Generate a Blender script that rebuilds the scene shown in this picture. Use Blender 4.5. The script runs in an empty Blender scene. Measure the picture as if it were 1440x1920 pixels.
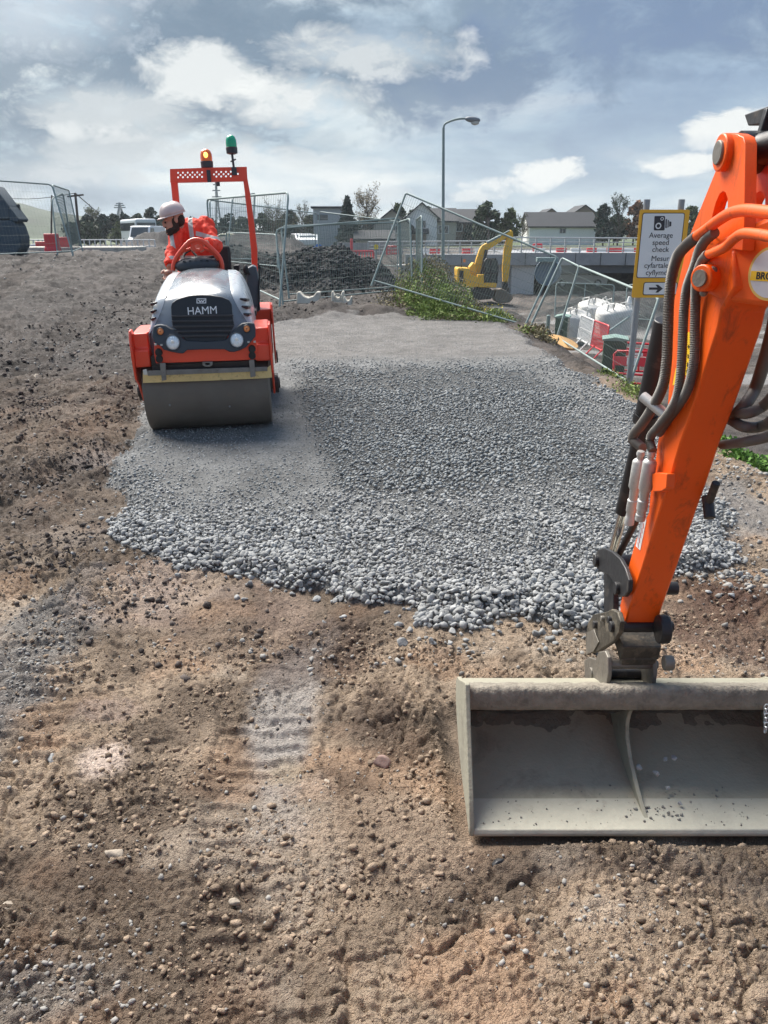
import bpy, bmesh, math, random
import numpy as np
from mathutils import Vector, Matrix, Euler
from mathutils.geometry import tessellate_polygon

S = bpy.context.scene
COL = S.collection
R = math.radians
random.seed(7)
rng = np.random.default_rng(11)

# ---------------------------------------------------------------- camera
F = 1500.0; PITCH = R(19.1); EYE = 1.7
cp, sp = math.cos(PITCH), math.sin(PITCH)
cam_d = bpy.data.cameras.new('camera'); cam = bpy.data.objects.new('camera', cam_d); COL.objects.link(cam)
cam_d.sensor_fit = 'VERTICAL'; cam_d.sensor_height = 32.0; cam_d.lens = 25.0
cam_d.clip_start = 0.05; cam_d.clip_end = 9000
cam.location = (0, 0, EYE); cam.rotation_euler = (R(90) - PITCH, 0, 0)
S.camera = cam
S.view_settings.view_transform = 'Standard'
S.view_settings.look = 'None'
S.view_settings.gamma = 1.0
S.view_settings.exposure = 0.95
S.cycles.volume_bounces = 0

# a point of the place from where it is seen in the survey photograph and a known distance
def ray(u, v):
    a = (u - 720) / F; b = (960 - v) / F
    return Vector((a, cp + b * sp, -sp + b * cp))
def AZ(u, v, Z): return Vector((0, 0, EYE)) + ray(u, v) * Z
def AY(u, v, Y): d = ray(u, v); return Vector((0, 0, EYE)) + d * (Y / d.y)
def AX(u, v, X): d = ray(u, v); return Vector((0, 0, EYE)) + d * (X / d.x)
def G(u, v, z=0.0): d = ray(u, v); return Vector((0, 0, EYE)) + d * ((z - EYE) / d.z)
def AP(u, v, p0, n):
    o = Vector((0, 0, EYE)); d = ray(u, v)
    return o + d * ((Vector(p0) - o).dot(n) / d.dot(n))

# ---------------------------------------------------------------- world
SUN_AZ = R(-38); SUN_EL = R(50)       # azimuth from +Y towards +X
W = bpy.data.worlds.new('World'); S.world = W; W.use_nodes = True
nt = W.node_tree; nt.nodes.clear()
class NT:
    def __init__(s, t): s.t = t
    def n(s, typ, **k):
        nd = s.t.nodes.new(typ)
        ins = k.pop('ins', {})
        for a, b in k.items(): setattr(nd, a, b)
        for a, b in ins.items():
            sk = nd.inputs[a]
            if isinstance(b, bpy.types.NodeSocket): s.t.links.new(b, sk)
            else: sk.default_value = b
        return nd
    def math(s, op, a, b=None, c=None, clamp=False):
        nd = s.t.nodes.new('ShaderNodeMath'); nd.operation = op; nd.use_clamp = clamp
        for i, x in enumerate((a, b, c)):
            if x is None: continue
            if isinstance(x, bpy.types.NodeSocket): s.t.links.new(x, nd.inputs[i])
            else: nd.inputs[i].default_value = x
        return nd.outputs[0]
    def vmath(s, op, a, b=None):
        nd = s.t.nodes.new('ShaderNodeVectorMath'); nd.operation = op
        for i, x in enumerate((a, b)):
            if x is None: continue
            if isinstance(x, bpy.types.NodeSocket): s.t.links.new(x, nd.inputs[i])
            else: nd.inputs[i].default_value = x
        return nd
    def mix(s, fac, a, b, mode='MIX'):
        nd = s.t.nodes.new('ShaderNodeMix'); nd.data_type = 'RGBA'; nd.blend_type = mode
        for i, x in ((0, fac), (6, a), (7, b)):
            if isinstance(x, bpy.types.NodeSocket): s.t.links.new(x, nd.inputs[i])
            elif i == 0: nd.inputs[0].default_value = x
            else: nd.inputs[i].default_value = (*x[:3], 1)
        return nd.outputs[2]
    def ramp(s, fac, stops, interp='LINEAR'):
        nd = s.t.nodes.new('ShaderNodeValToRGB'); cr = nd.color_ramp; cr.interpolation = interp
        while len(cr.elements) < len(stops): cr.elements.new(0.5)
        for e, (p, c) in zip(cr.elements, stops):
            e.position = p; e.color = (*c, 1) if len(c) == 3 else c
        s.t.links.new(fac, nd.inputs[0]); return nd.outputs[0]
    def noise(s, vec, scale, detail=4, rough=.55, dist=0, col=False, dim='3D'):
        nd = s.t.nodes.new('ShaderNodeTexNoise'); nd.noise_dimensions = dim
        if vec is not None: s.t.links.new(vec, nd.inputs['Vector'])
        nd.inputs['Scale'].default_value = scale; nd.inputs['Detail'].default_value = detail
        nd.inputs['Roughness'].default_value = rough; nd.inputs['Distortion'].default_value = dist
        return nd.outputs[1 if col else 0]
    def link(s, a, b): s.t.links.new(a, b)

w = NT(nt)
sky = w.n('ShaderNodeTexSky', sky_type='NISHITA', sun_disc=False)
sky.sun_elevation = SUN_EL; sky.sun_rotation = SUN_AZ; sky.air_density = 1.0; sky.dust_density = 2.5; sky.altitude = 10
tc = w.n('ShaderNodeTexCoord').outputs['Generated']
dirn = w.vmath('NORMALIZE', tc).outputs[0]
sep = w.n('ShaderNodeSeparateXYZ', ins={0: dirn})
zc = w.math('MAXIMUM', sep.outputs[2], 0.0)
den = w.math('ADD', zc, 0.16)
px_ = w.math('DIVIDE', sep.outputs[0], den); py_ = w.math('DIVIDE', sep.outputs[1], den)
pl = w.n('ShaderNodeCombineXYZ', ins={0: px_, 1: py_, 2: 0.0}).outputs[0]
n1 = w.noise(pl, 0.85, 7, .56, .35)
n2 = w.noise(w.vmath('ADD', pl, (7.3, 2.1, 3.0)).outputs[0], 2.3, 6, .55, .4)
n3 = w.noise(w.vmath('MULTIPLY', dirn, (1, 1, 2.0)).outputs[0], 7.0, 8, .62, .5)
n4 = w.noise(w.vmath('MULTIPLY', dirn, (1, 1, 1.7)).outputs[0], 19.0, 7, .66, .4)
# cloud banks, each at its own bearing and height in the sky: (photo u, v, radius u, radius v in degrees/100, amount)
def bank(u, v, ru, rv, rag=1.0, gain=1.0):
    d = ray(u, v).normalized()
    right = Vector((d.y, -d.x, 0)).normalized(); up = right.cross(d).normalized()
    a = w.vmath('DOT_PRODUCT', dirn, tuple(right)).outputs[1]; b = w.vmath('DOT_PRODUCT', dirn, tuple(up)).outputs[1]
    c = w.vmath('DOT_PRODUCT', dirn, tuple(d)).outputs[1]
    a = w.math('DIVIDE', a, ru / F); b = w.math('DIVIDE', b, rv / F)
    q = w.math('ADD', w.math('MULTIPLY', a, a), w.math('MULTIPLY', b, b))
    q = w.math('ADD', q, w.math('MULTIPLY', w.math('SUBTRACT', n3, .5), 8.0 * rag))
    q = w.math('ADD', q, w.math('MULTIPLY', w.math('SUBTRACT', n4, .5), 6.0 * rag))
    e = w.math('SUBTRACT', 1.15, w.math('MULTIPLY', q, 0.62), clamp=True)
    e = w.math('MULTIPLY', e, w.math('GREATER_THAN', c, 0.0))
    if gain != 1.0: e = w.math('MULTIPLY', w.math('SUBTRACT', e, .12), gain, clamp=True)
    return e
WS = 0.1
K = 1.0 / WS
def kc(r, g, b):      # display colour -> scene value at this world strength and exposure
    f = lambda c: ((c / 255 + .055) / 1.055) ** 2.4 if c > 10 else c / 255 / 12.92
    e = 2 ** S.view_settings.exposure
    return tuple(f(c) * K / e for c in (r, g, b))
base = w.ramp(w.math('MULTIPLY', zc, 2.0), [(0, kc(206, 222, 228)), (.12, kc(172, 199, 217)), (.40, kc(132, 163, 201)), (1, kc(116, 150, 198))])
# pale to the left where the sun is behind the cloud
sd = Vector((math.sin(SUN_AZ) * math.cos(SUN_EL), math.cos(SUN_AZ) * math.cos(SUN_EL), math.sin(SUN_EL)))
sdot = w.vmath('DOT_PRODUCT', dirn, tuple(ray(330, 200).normalized())).outputs[1]
pale = w.math('POWER', w.math('MAXIMUM', sdot, 0.0), 9.0)
base = w.mix(w.math('MULTIPLY', pale, .62), base, kc(218, 229, 232))
fine = w.ramp(n1, [(.38, kc(112, 140, 166)), (.49, kc(172, 197, 212)), (.59, kc(240, 246, 242))])
base = w.mix(w.math('MULTIPLY_ADD', pale, .45, .25), base, fine)
def over(c, m, col, k): return w.mix(w.math('MULTIPLY', m, k), c, col)
dk = kc(92, 120, 144); dk2 = kc(100, 127, 170); wh = kc(250, 252, 248)
for (u, v, ru, rv, cc, k, rag) in [
    (130, 150, 300, 90, dk, .85, 1), (400, 60, 230, 80, dk, .8, 1), (60, 290, 190, 70, dk, .7, 1), (740, 150, 260, 58, dk, .85, .9), (1020, 60, 420, 70, dk, .7, .8),
    (1180, 190, 330, 110, dk2, .38, .6), (1200, 20, 190, 60, dk2, .5, .8), (480, 175, 90, 60, dk, .55, 1), (590, 275, 60, 30, dk, .3, .8),
    (380, 140, 75, 34, wh, .8, .8), (560, 190, 95, 34, wh, .8, .8), (690, 95, 125, 28, wh, .6, 1), (200, 205, 100, 30, wh, .5, 1), (60, 20, 120, 50, kc(205,216,226), .7, 1),
    (1015, 325, 50, 22, wh, 1, .35), (960, 350, 60, 14, wh, .8, .4), (900, 368, 45, 9, wh, .6, .4), (1265, 308, 62, 15, wh, 1, .3), (1385, 235, 62, 26, wh, .95, .35), (1330, 262, 40, 14, wh, .7, .35), (520, 320, 160, 30, wh, .4, 1), (300, 300, 150, 40, wh, .45, 1), (690, 358, 60, 22, wh, .5, .7)]:
    base = over(base, bank(u, v, ru, rv, rag if rag > .45 else 1.0, 1.0 if rag > .45 else 1.5), cc, k)
below = w.math('LESS_THAN', sep.outputs[2], -0.02)
base = w.mix(below, base, kc(120, 120, 118))
skym = w.mix(.95, sky.outputs[0], base)
bg = w.n('ShaderNodeBackground', ins={0: skym, 1: WS})
out = w.n('ShaderNodeOutputWorld', ins={0: bg.outputs[0]})
W.cycles.sampling_method = 'MANUAL'; W.cycles.sample_map_resolution = 512

sl = bpy.data.lights.new('sun', 'SUN'); sl.energy = 4.8; sl.angle = R(44); sl.color = (1, .94, .86)
so = bpy.data.objects.new('sun', sl); COL.objects.link(so)
so.rotation_euler = sd.to_track_quat('Z', 'Y').to_euler(); so.location = sd * 50

# ---------------------------------------------------------------- materials
MATS = {}
def pmat(name, col, rough=.6, metal=0.0, var=.25, scale=6.0, bump=.15, bscale=40.0, dirt=0.0, dirtcol=(.16, .13, .10), dscale=3.0, emis=None, estr=0, coat=0, spec=.5, trans=0, island=0.0, alpha=1, dst=(1, 1, 1)):
    if name in MATS: return MATS[name]
    m = bpy.data.materials.new(name); m.use_nodes = True; t = NT(m.node_tree)
    bs = m.node_tree.nodes['Principled BSDF']
    co = t.n('ShaderNodeTexCoord').outputs['Object']
    nz = t.noise(co, scale, 5, .6)
    c = t.mix(t.math('MULTIPLY', nz, 1.0), tuple(x * (1 - var) for x in col), tuple(min(1, x * (1 + var)) for x in col))
    rg = t.math('MULTIPLY_ADD', t.noise(co, scale * 2.3, 4), .3, rough - .15, clamp=True)
    if island:
        ri = t.n('ShaderNodeNewGeometry').outputs['Random Per Island']
        f = t.math('MULTIPLY_ADD', ri, 2 * island, 1 - island)
        c = t.mix(1.0, c, t.n('ShaderNodeCombineColor', ins={0: f, 1: f, 2: f}).outputs[0], 'MULTIPLY')
    if dirt:
        dn = t.noise(t.vmath('MULTIPLY', co, dst).outputs[0], dscale, 8, .7, .4)
        dm = t.ramp(dn, [(.62 - .3 * dirt, (0, 0, 0)), (.76 - .18 * dirt, (1, 1, 1))])
        c = t.mix(t.math('MULTIPLY', dm, min(1, .35 + dirt)), c, dirtcol)
        rg = t.math('ADD', rg, t.math('MULTIPLY', dm, .3), clamp=True)
    t.link(c, bs.inputs['Base Color']); t.link(rg, bs.inputs['Roughness'])
    bs.inputs['Metallic'].default_value = metal
    bs.inputs['Specular IOR Level'].default_value = spec
    if coat: bs.inputs['Coat Weight'].default_value = coat; bs.inputs['Coat Roughness'].default_value = .12
    if trans: bs.inputs['Transmission Weight'].default_value = trans
    if emis: bs.inputs['Emission Color'].default_value = (*emis, 1); bs.inputs['Emission Strength'].default_value = estr
    if bump:
        b = t.n('ShaderNodeBump', ins={'Strength': bump, 'Distance': .01, 'Height': t.noise(co, bscale, 4, .6)})
        t.link(b.outputs[0], bs.inputs['Normal'])
    MATS[name] = m; return m

# ---------------------------------------------------------------- mesh building
OFF = {}
class MB:
    def __init__(s): s.v = []; s.f = []
    def add(s, vs, fs):
        o = len(s.v); s.v += [tuple(p) for p in vs]; s.f += [tuple(i + o for i in q) for q in fs]; return s
    def box(s, c, sz, rot=None):
        c = Vector(c); h = Vector(sz) / 2; M = rot if rot is not None else Matrix.Identity(3)
        if isinstance(M, (tuple, list)): M = Euler(M).to_matrix()
        vs = [c + M @ Vector((x * h.x, y * h.y, z * h.z)) for x in (-1, 1) for y in (-1, 1) for z in (-1, 1)]
        return s.add(vs, [(0, 1, 3, 2), (4, 6, 7, 5), (0, 4, 5, 1), (2, 3, 7, 6), (0, 2, 6, 4), (1, 5, 7, 3)])
    def bar(s, p0, p1, wd, ht, up=(0, 0, 1)):
        p0, p1 = Vector(p0), Vector(p1); d = p1 - p0; L = d.length; d.normalize()
        sd_ = d.cross(Vector(up)); 
        if sd_.length < 1e-4: sd_ = d.cross(Vector((0, 1, 0)))
        sd_.normalize(); u_ = sd_.cross(d)
        M = Matrix((sd_, d, u_)).transposed()
        return s.box((p0 + p1) / 2, (wd, L, ht), M)
    def prism(s, poly, ext, holes=()):
        poly = [Vector(p) for p in poly]; holes = [[Vector(p) for p in h] for h in holes]; e = Vector(ext)
        loops = [poly] + holes; flat = [p for l in loops for p in l]
        tri = tessellate_polygon(loops); n = len(flat); o = []
        if not holes: o = [tuple(range(n)), tuple(reversed(range(n, 2 * n)))]
        else: o = [tuple(t) for t in tri] + [tuple(i + n for i in reversed(t)) for t in tri]
        k = 0
        for l in loops:
            m = len(l)
            for i in range(m):
                j = (i + 1) % m; o.append((k + i, k + j, k + j + n, k + i + n))
            k += m
        return s.add(flat + [p + e for p in flat], o)
    def tube(s, pts, r, n=8, caps=True, closed=False):
        pts = [Vector(p) for p in pts]; N = len(pts)
        rs = r if isinstance(r, (list, tuple)) else [r] * N
        ref = None; vs = []; fs = []
        for i, p in enumerate(pts):
            if closed: t = pts[(i + 1) % N] - pts[i - 1]
            else: t = pts[min(i + 1, N - 1)] - pts[max(i - 1, 0)]
            if t.length < 1e-9: t = Vector((0, 0, 1))
            t.normalize()
            if ref is None:
                ref = t.orthogonal().normalized()
            ref = (ref - t * ref.dot(t))
            if ref.length < 1e-6: ref = t.orthogonal()
            ref.normalize(); b = t.cross(ref)
            for k in range(n):
                a = 2 * math.pi * k / n
                vs.append(p + (ref * math.cos(a) + b * math.sin(a)) * rs[i])
        for i in range(N if closed else N - 1):
            j = (i + 1) % N
            for k in range(n):
                l = (k + 1) % n; fs.append((i * n + k, i * n + l, j * n + l, j * n + k))
        if caps and not closed:
            fs.append(tuple(reversed(range(n)))); fs.append(tuple((N - 1) * n + k for k in range(n)))
        return s.add(vs, fs)
    def cyl(s, p0, p1, r0, r1=None, n=20): return s.tube([p0, p1], [r0, r0 if r1 is None else r1], n)
    def lathe(s, prof, o=(0, 0, 0), ax=(0, 0, 1), n=24, caps=False):
        o = Vector(o); ax = Vector(ax).normalized(); a = ax.orthogonal().normalized(); b = ax.cross(a)
        vs = []; fs = []
        for (r, z) in prof:
            for k in range(n):
                t = 2 * math.pi * k / n; vs.append(o + ax * z + (a * math.cos(t) + b * math.sin(t)) * r)
        for i in range(len(prof) - 1):
            for k in range(n):
                l = (k + 1) % n; fs.append((i * n + k, i * n + l, (i + 1) * n + l, (i + 1) * n + k))
        if caps: fs.append(tuple(range(n))); fs.append(tuple((len(prof) - 1) * n + k for k in range(n)))
        return s.add(vs, fs)
    def ell(s, c, r, rot=None, n=16, m=10):
        c = Vector(c); r = (r,) * 3 if not hasattr(r, '__len__') else r
        M = Matrix.Identity(3) if rot is None else (Euler(rot).to_matrix() if isinstance(rot, (tuple, list)) else rot)
        vs = []; fs = []
        for i in range(m + 1):
            th = math.pi * i / m
            for k in range(n):
                ph = 2 * math.pi * k / n
                vs.append(c + M @ Vector((r[0] * math.sin(th) * math.cos(ph), r[1] * math.sin(th) * math.sin(ph), r[2] * math.cos(th))))
        for i in range(m):
            for k in range(n):
                l = (k + 1) % n; fs.append((i * n + k, (i + 1) * n + k, (i + 1) * n + l, i * n + l))
        return s.add(vs, fs)
    def grid(s, P):
        n = len(P[0]); fs = []
        for i in range(len(P) - 1):
            for j in range(n - 1): fs.append((i * n + j, i * n + j + 1, (i + 1) * n + j + 1, (i + 1) * n + j))
        return s.add([p for row in P for p in row], fs)
    def build(s, name, mat, parent=None, smooth=35, bevel=0, solid=0, rec=True):
        off = OFF.get(parent.name, Vector()) if parent else Vector()
        me = bpy.data.meshes.new(name)
        bm = bmesh.new()
        vs = [bm.verts.new(Vector(p) - off) for p in s.v]
        for q in s.f:
            try: bm.faces.new([vs[i] for i in q])
            except ValueError: pass
        bmesh.ops.remove_doubles(bm, verts=bm.verts, dist=1e-6)
        if rec: bmesh.ops.recalc_face_normals(bm, faces=bm.faces)
        bm.to_mesh(me); bm.free()
        me.materials.append(mat)
        if smooth: me.shade_smooth(); me.set_sharp_from_angle(angle=R(smooth))
        o = bpy.data.objects.new(name, me); COL.objects.link(o)
        if parent: o.parent = parent; OFF[o.name] = off
        if solid: md = o.modifiers.new('solid', 'SOLIDIFY'); md.thickness = solid; md.offset = 0
        if bevel: md = o.modifiers.new('bevel', 'BEVEL'); md.width = bevel; md.segments = 2; md.limit_method = 'ANGLE'; md.angle_limit = R(35)
        return o
def tag(o, label, cat, group=None, kind=None):
    if label: o['label'] = label
    if cat: o['category'] = cat
    if group: o['group'] = group
    if kind: o['kind'] = kind
    return o
def thing(name, label, cat, loc=(0, 0, 0), rot=(0, 0, 0), group=None, world=True):
    o = bpy.data.objects.new(name, None); COL.objects.link(o); o.empty_display_size = .2
    o.location = loc; o.rotation_euler = rot; tag(o, label, cat, group)
    OFF[o.name] = Vector(loc) if world else Vector()
    return o
def copy_tree(o, parent=None):
    c = o.copy(); COL.objects.link(c); c.parent = parent
    for ch in list(o.children): copy_tree(ch, c)
    return c
def setlabel(o, label, group=None):
    o['label'] = label
    if group: o['group'] = group
def text_mesh(name, s, size, mat, parent, M, depth=.002, align='CENTER', bold=0.0, sx=1.0):
    cu = bpy.data.curves.new(name, 'FONT'); cu.body = s; cu.size = size; cu.extrude = depth; cu.align_x = align; cu.align_y = 'CENTER'; cu.offset = bold; cu.resolution_u = 4
    to = bpy.data.objects.new(name, cu); COL.objects.link(to)
    dg = bpy.context.evaluated_depsgraph_get(); me = bpy.data.meshes.new_from_object(to.evaluated_get(dg))
    bpy.data.objects.remove(to)
    off = OFF.get(parent.name, Vector()) if parent else Vector()
    me.transform(Matrix.Diagonal((sx, 1, 1, 1))); me.transform(M); me.transform(Matrix.Translation(-off))
    me.name = name; me.materials.clear(); me.materials.append(mat)
    o = bpy.data.objects.new(name, me); COL.objects.link(o)
    if parent: o.parent = parent; OFF[o.name] = off
    return o
def frame_matrix(o, x, y):       # text placed with its own x and y directions
    x = Vector(x).normalized(); y = Vector(y); z = x.cross(y).normalized(); y = z.cross(x)
    return Matrix.Translation(o) @ Matrix((x, y, z)).transposed().to_4x4()

# ---------------------------------------------------------------- noise in numpy
def _h(ix, iy, seed):
    h = (ix.astype(np.int64) * 374761393 + iy.astype(np.int64) * 668265263 + seed * 1442695041) & 0xffffffff
    h = ((h ^ (h >> 13)) * 1274126177) & 0xffffffff
    h = ((h ^ (h >> 16)) * 2246822519) & 0xffffffff
    return ((h ^ (h >> 15)) & 0xffffff) / float(0x1000000)
def pn(x, y, sc, seed=0):
    x = x / sc; y = y / sc; ix = np.floor(x); iy = np.floor(y); fx = x - ix; fy = y - iy
    sx = fx * fx * fx * (fx * (fx * 6 - 15) + 10); sy = fy * fy * fy * (fy * (fy * 6 - 15) + 10)
    def g(dx, dy):
        a = _h(ix + dx, iy + dy, seed) * 2 * np.pi
        return np.cos(a) * (fx - dx) + np.sin(a) * (fy - dy)
    a = g(0, 0); b = g(1, 0); c = g(0, 1); d = g(1, 1)
    return ((a + (b - a) * sx) * (1 - sy) + (c + (d - c) * sx) * sy) * 1.5
def fbm(x, y, sc, o=4, seed=0, gain=.5):
    r = 0; a = 1.0
    for i in range(o):
        r = r + a * pn(x + 17.3 * i, y - 9.1 * i, sc / 2 ** i, seed + i); a *= gain
    return r
def worley(x, y, sc, seed=0):
    x = x / sc; y = y / sc; ix = np.floor(x); iy = np.floor(y)
    f1 = np.full(x.shape, 9.0); f2 = np.full(x.shape, 9.0); idv = np.zeros(x.shape)
    for dx in (-1, 0, 1):
        for dy in (-1, 0, 1):
            cx = ix + dx; cy = iy + dy
            qx = cx + _h(cx, cy, seed); qy = cy + _h(cx, cy, seed + 5)
            d = np.hypot(qx - x, qy - y); r = _h(cx, cy, seed + 9)
            m = d < f1; f2 = np.where(m, f1, np.minimum(f2, d)); idv = np.where(m, r, idv); f1 = np.where(m, d, f1)
    return f1, f2, idv
def sst(a, b, x): t = np.clip((x - a) / (b - a), 0, 1); return t * t * (3 - 2 * t)
# ---------------------------------------------------------------- ground shape
PADPX = [(520, 612), (640, 606), (800, 606), (935, 612), (1000, 655), (1080, 710), (1160, 762), (1225, 800), (1285, 860), (1330, 925), (1365, 985), (1385, 1040),
         (1375, 1082), (1290, 1095), (1180, 1120), (1120, 1155), (1050, 1180), (960, 1192), (860, 1190), (770, 1172), (690, 1140), (600, 1108), (500, 1096),
         (400, 1082), (330, 1062), (240, 1048), (222, 1010), (235, 960), (208, 905), (232, 860), (255, 800), (275, 760), (300, 700), (420, 640)]
PAD = np.array([[G(u, v).x, G(u, v).y] for u, v in PADPX])
def poly_sd(x, y, P):         # signed distance to a polygon, positive inside
    d = np.full(x.shape, 1e9); ins = np.zeros(x.shape, bool); n = len(P)
    for i in range(n):
        ax, ay = P[i]; bx, by = P[(i + 1) % n]; ex, ey = bx - ax, by - ay
        t = np.clip(((x - ax) * ex + (y - ay) * ey) / (ex * ex + ey * ey), 0, 1)
        d = np.minimum(d, np.hypot(x - ax - t * ex, y - ay - t * ey))
        c = ((ay > y) != (by > y)) & (x < (bx - ax) * (y - ay) / (by - ay + 1e-12) + ax)
        ins ^= c
    return np.where(ins, d, -d)
def edge_x(y): return 2.72 + .10 * np.sin(y * .9) - sst(17.6, 24, y) * 3.0 + sst(7, 3, y) * .6
def base_h(x, y):
    z = np.zeros(np.shape(x))
    z = z + 1.0 * sst(10, 23, y) * sst(-2.5, -7.5, x) * (1 - .15 * sst(30, 60, y))
    z = z + .12 * sst(14, 19, y) * sst(-5, -1, x) * sst(3, 1.5, x)
    low = -(1.35 + 1.3 * sst(17, 50, y))
    drop = sst(-.1, 2.0 + 2.0 * sst(20, 40, y), x - edge_x(y)) * sst(3.5, 7, y)
    back = sst(66, 82, y)
    z = z * (1 - drop) + low * drop
    z = z * (1 - back) + .35 * back
    return z
def padmask(x, y):
    sd_ = poly_sd(x + .10 * pn(x, y, .35, 3) + .05 * pn(x, y, .1, 4), y + .16 * pn(x, y, .4, 8) + .06 * pn(x, y, .12, 9), PAD)
    return sd_
def bund(x, y):               # the bank of dug soil along the right of the stone and behind it
    q = x - (2.55 - .02 * (y - 8) + .12 * np.sin(y * 1.3))
    b = np.exp(-(q / .38) ** 2) * .10 * sst(6.2, 8, y) * sst(18.5, 16, y) * (.75 + .5 * pn(x, y, .8, 21))
    q2 = y - 17.3 - .25 * np.sin(x * 1.1)
    b = b + np.exp(-(q2 / .6) ** 2) * .30 * sst(-4.5, -2.8, x) * sst(3.6, 2.2, x) * (.8 + .6 * pn(x, y, .9, 22))
    return b
def heaps(x, y):
    h = 0
    for (cx, cy, rx, ry, hh) in [(-1.7, 24.5, 3.2, 2.6, 1.15), (-5.0, 30, 3.5, 3, .8), (11.5, 42, 4.0, 3.4, .9), (13.5, 46, 6, 4, .9), (9.3, 30.5, 1.7, 1.7, .85),
                                 (-16.5, 62, 3.2, 3, 1.1), (-9, 60, 6, 4, .9), (20, 40, 5, 3, .8), (16, 52, 7, 3, .9), (2.0, 31, 2.6, 2.4, .5), (.8, 19.2, 1.5, 1.5, .4)]:
        d = np.hypot((x - cx) / rx, (y - cy) / ry)
        h = h + hh * sst(1.05, .1, d + .18 * pn(x, y, 1.3, 31)) * (1 + .10 * pn(x, y, .9, 33) + .05 * pn(x, y, .3, 32))
    return h
def height(x, y, fine=True):
    z = base_h(x, y) + bund(x, y) + heaps(x, y)
    s = np.clip(padmask(x, y), -1, 1)
    lift = .075 * sst(-.03, .16, s)
    z = z + lift
    pad = sst(-.05, .12, s)
    if fine:
        near = sst(26, 6, y)
        left = sst(-.2, -1.6, x)
        rough = .55 + .9 * sst(-.25, .45, fbm(x, y, 1.1, 3, 50)) * 1 + .35 * left
        for (cx, cy, rx, ry, k) in SMOOTHS: rough = rough * (1 - .8 * k * np.exp(-((x - cx) / rx) ** 2 - ((y - cy) / ry) ** 2))
        soil = fbm(x, y, .9, 3, 60) * .030 + fbm(x, y, .26, 3, 64) * .011 * rough
        f1, f2, _ = worley(x + .02 * pn(x, y, .07, 2), y + .02 * pn(x, y, .07, 5), .085, 70)
        soil = soil + (sst(.02, .22, f2 - f1) * .014 + (_ - .5) * .012 - f1 * .008) * rough * sst(-.25, .25, pn(x, y, .4, 71) + .3 * left)
        f1, f2, _ = worley(x + .006 * pn(x, y, .03, 6), y + .006 * pn(x, y, .03, 7), .036, 72)
        soil = soil + (sst(.03, .28, f2 - f1) * .0085 + (_ - .5) * .006) * rough * sst(-.3, .3, pn(x, y, .3, 73))
        soil = soil + np.abs(pn(x, y, .045, 75)) * .013 * rough + fbm(x, y, .022, 3, 76) * .007
        # dry cracks
        fa, fb, _ = worley(x + .03 * pn(x, y, .1, 77), y + .03 * pn(x, y, .1, 78), .09, 79)
        soil = soil - .010 * sst(.07, 0, fb - fa) * sst(.1, .4, pn(x, y, .6, 80) + .25) * .7
        # curving tyre marks further back on the left
        rr = np.hypot(x + 9.5, y - 4.0); m = np.exp(-((rr - 8.2) / .35) ** 2) + np.exp(-((rr - 6.3) / .35) ** 2) + np.exp(-((np.hypot(x + 14, y - 8) - 9.5) / .4) ** 2)
        th = np.arctan2(y - 4.0, x + 9.5); fr = (th * rr / .16) % 1
        lm = sst(5.5, 7.5, y) * sst(-2.2, -3, x) * sst(24, 16, y)
        soil = soil + np.clip(m, 0, 1) * lm * (.05 * sst(.1, .4, fr) * sst(.95, .6, fr) - .05)
        soil = soil + left * sst(3.5, 6, y) * (fbm(x, y, .5, 3, 90) * .045 + np.abs(pn(x, y, .16, 93)) * .035 + np.abs(pn(x, y, .07, 94)) * .02)
        # crawler prints: strips of cross ridges running away from the machine
        for (x0, k, wd, ya, yb, per, amp, sd_) in TRACKS:
            cx = x0 + k * (y - 2); q = np.abs(x - cx + .03 * pn(x, y, .3, sd_)) / wd
            m = sst(1.05, .85, q) * sst(ya, ya + .4, y) * sst(yb, yb - .5, y) * sst(-.35 if amp < .04 else -.8, .1 if amp < .04 else -.4, pn(x, y, .5, sd_ + 1) + .15)
            ph = (y + (.035 * pn(x, y, .16, sd_ + 2)) + .06 * pn(x, y, 1.2, sd_ + 3)) / per
            fr = ph - np.floor(ph)
            soil = soil * (1 - (.35 if amp < .04 else .75) * m) + m * amp * (sst(0, .22, fr) * sst(.62, .3, fr) - .6)
            soil = soil + .012 * np.exp(-((q - 1.15) / .12) ** 2) * sst(ya, ya + .4, y) * sst(yb, yb - .5, y)
        # rut beside the stone on the left
        q = x - (-2.55 + .18 * (y - 5)) ; soil = soil - .07 * np.exp(-(q / .16) ** 2) * sst(3.6, 4.6, y) * sst(8.6, 7.4, y)
        far = sst(14, 26, y)
        soil = soil + far * (fbm(x, y, 2.0, 4, 95) * .12 + np.abs(pn(x, y, .35, 99)) * .06) * sst(120, 60, y)
        f1, f2, _ = worley(x, y, .045, 81)
        pb = (.6 - f1) * .016 + fbm(x, y, .5, 3, 83) * .014 + .006 * pn(x, y, .05, 84)
        comp = compact(x, y)
        pb = pb * (1 - .75 * comp)
        z = z + soil * (1 - pad) + pb * pad
        bk = sst(.16, .26, x) * sst(1.50, 1.38, x) * sst(1.86, 1.95, y) * sst(2.66, 2.56, y)
        z = z * (1 - bk) + np.minimum(z, -.028) * bk
    return z
def compact(x, y):           # where the stone is already rolled in: far strip and the lane in front of the drum
    c = sst(10.4, 11.6, y + .35 * pn(x, y, 1.0, 40))
    lane = sst(.10, -.12, x + .34 + .165 * (y - 5.3) + .06 * pn(x, y, .4, 41)) * sst(4.5, 5.9, y + .3 * pn(x, y, .5, 42))
    return np.clip(np.maximum(c, lane * .9), 0, 1)
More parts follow.
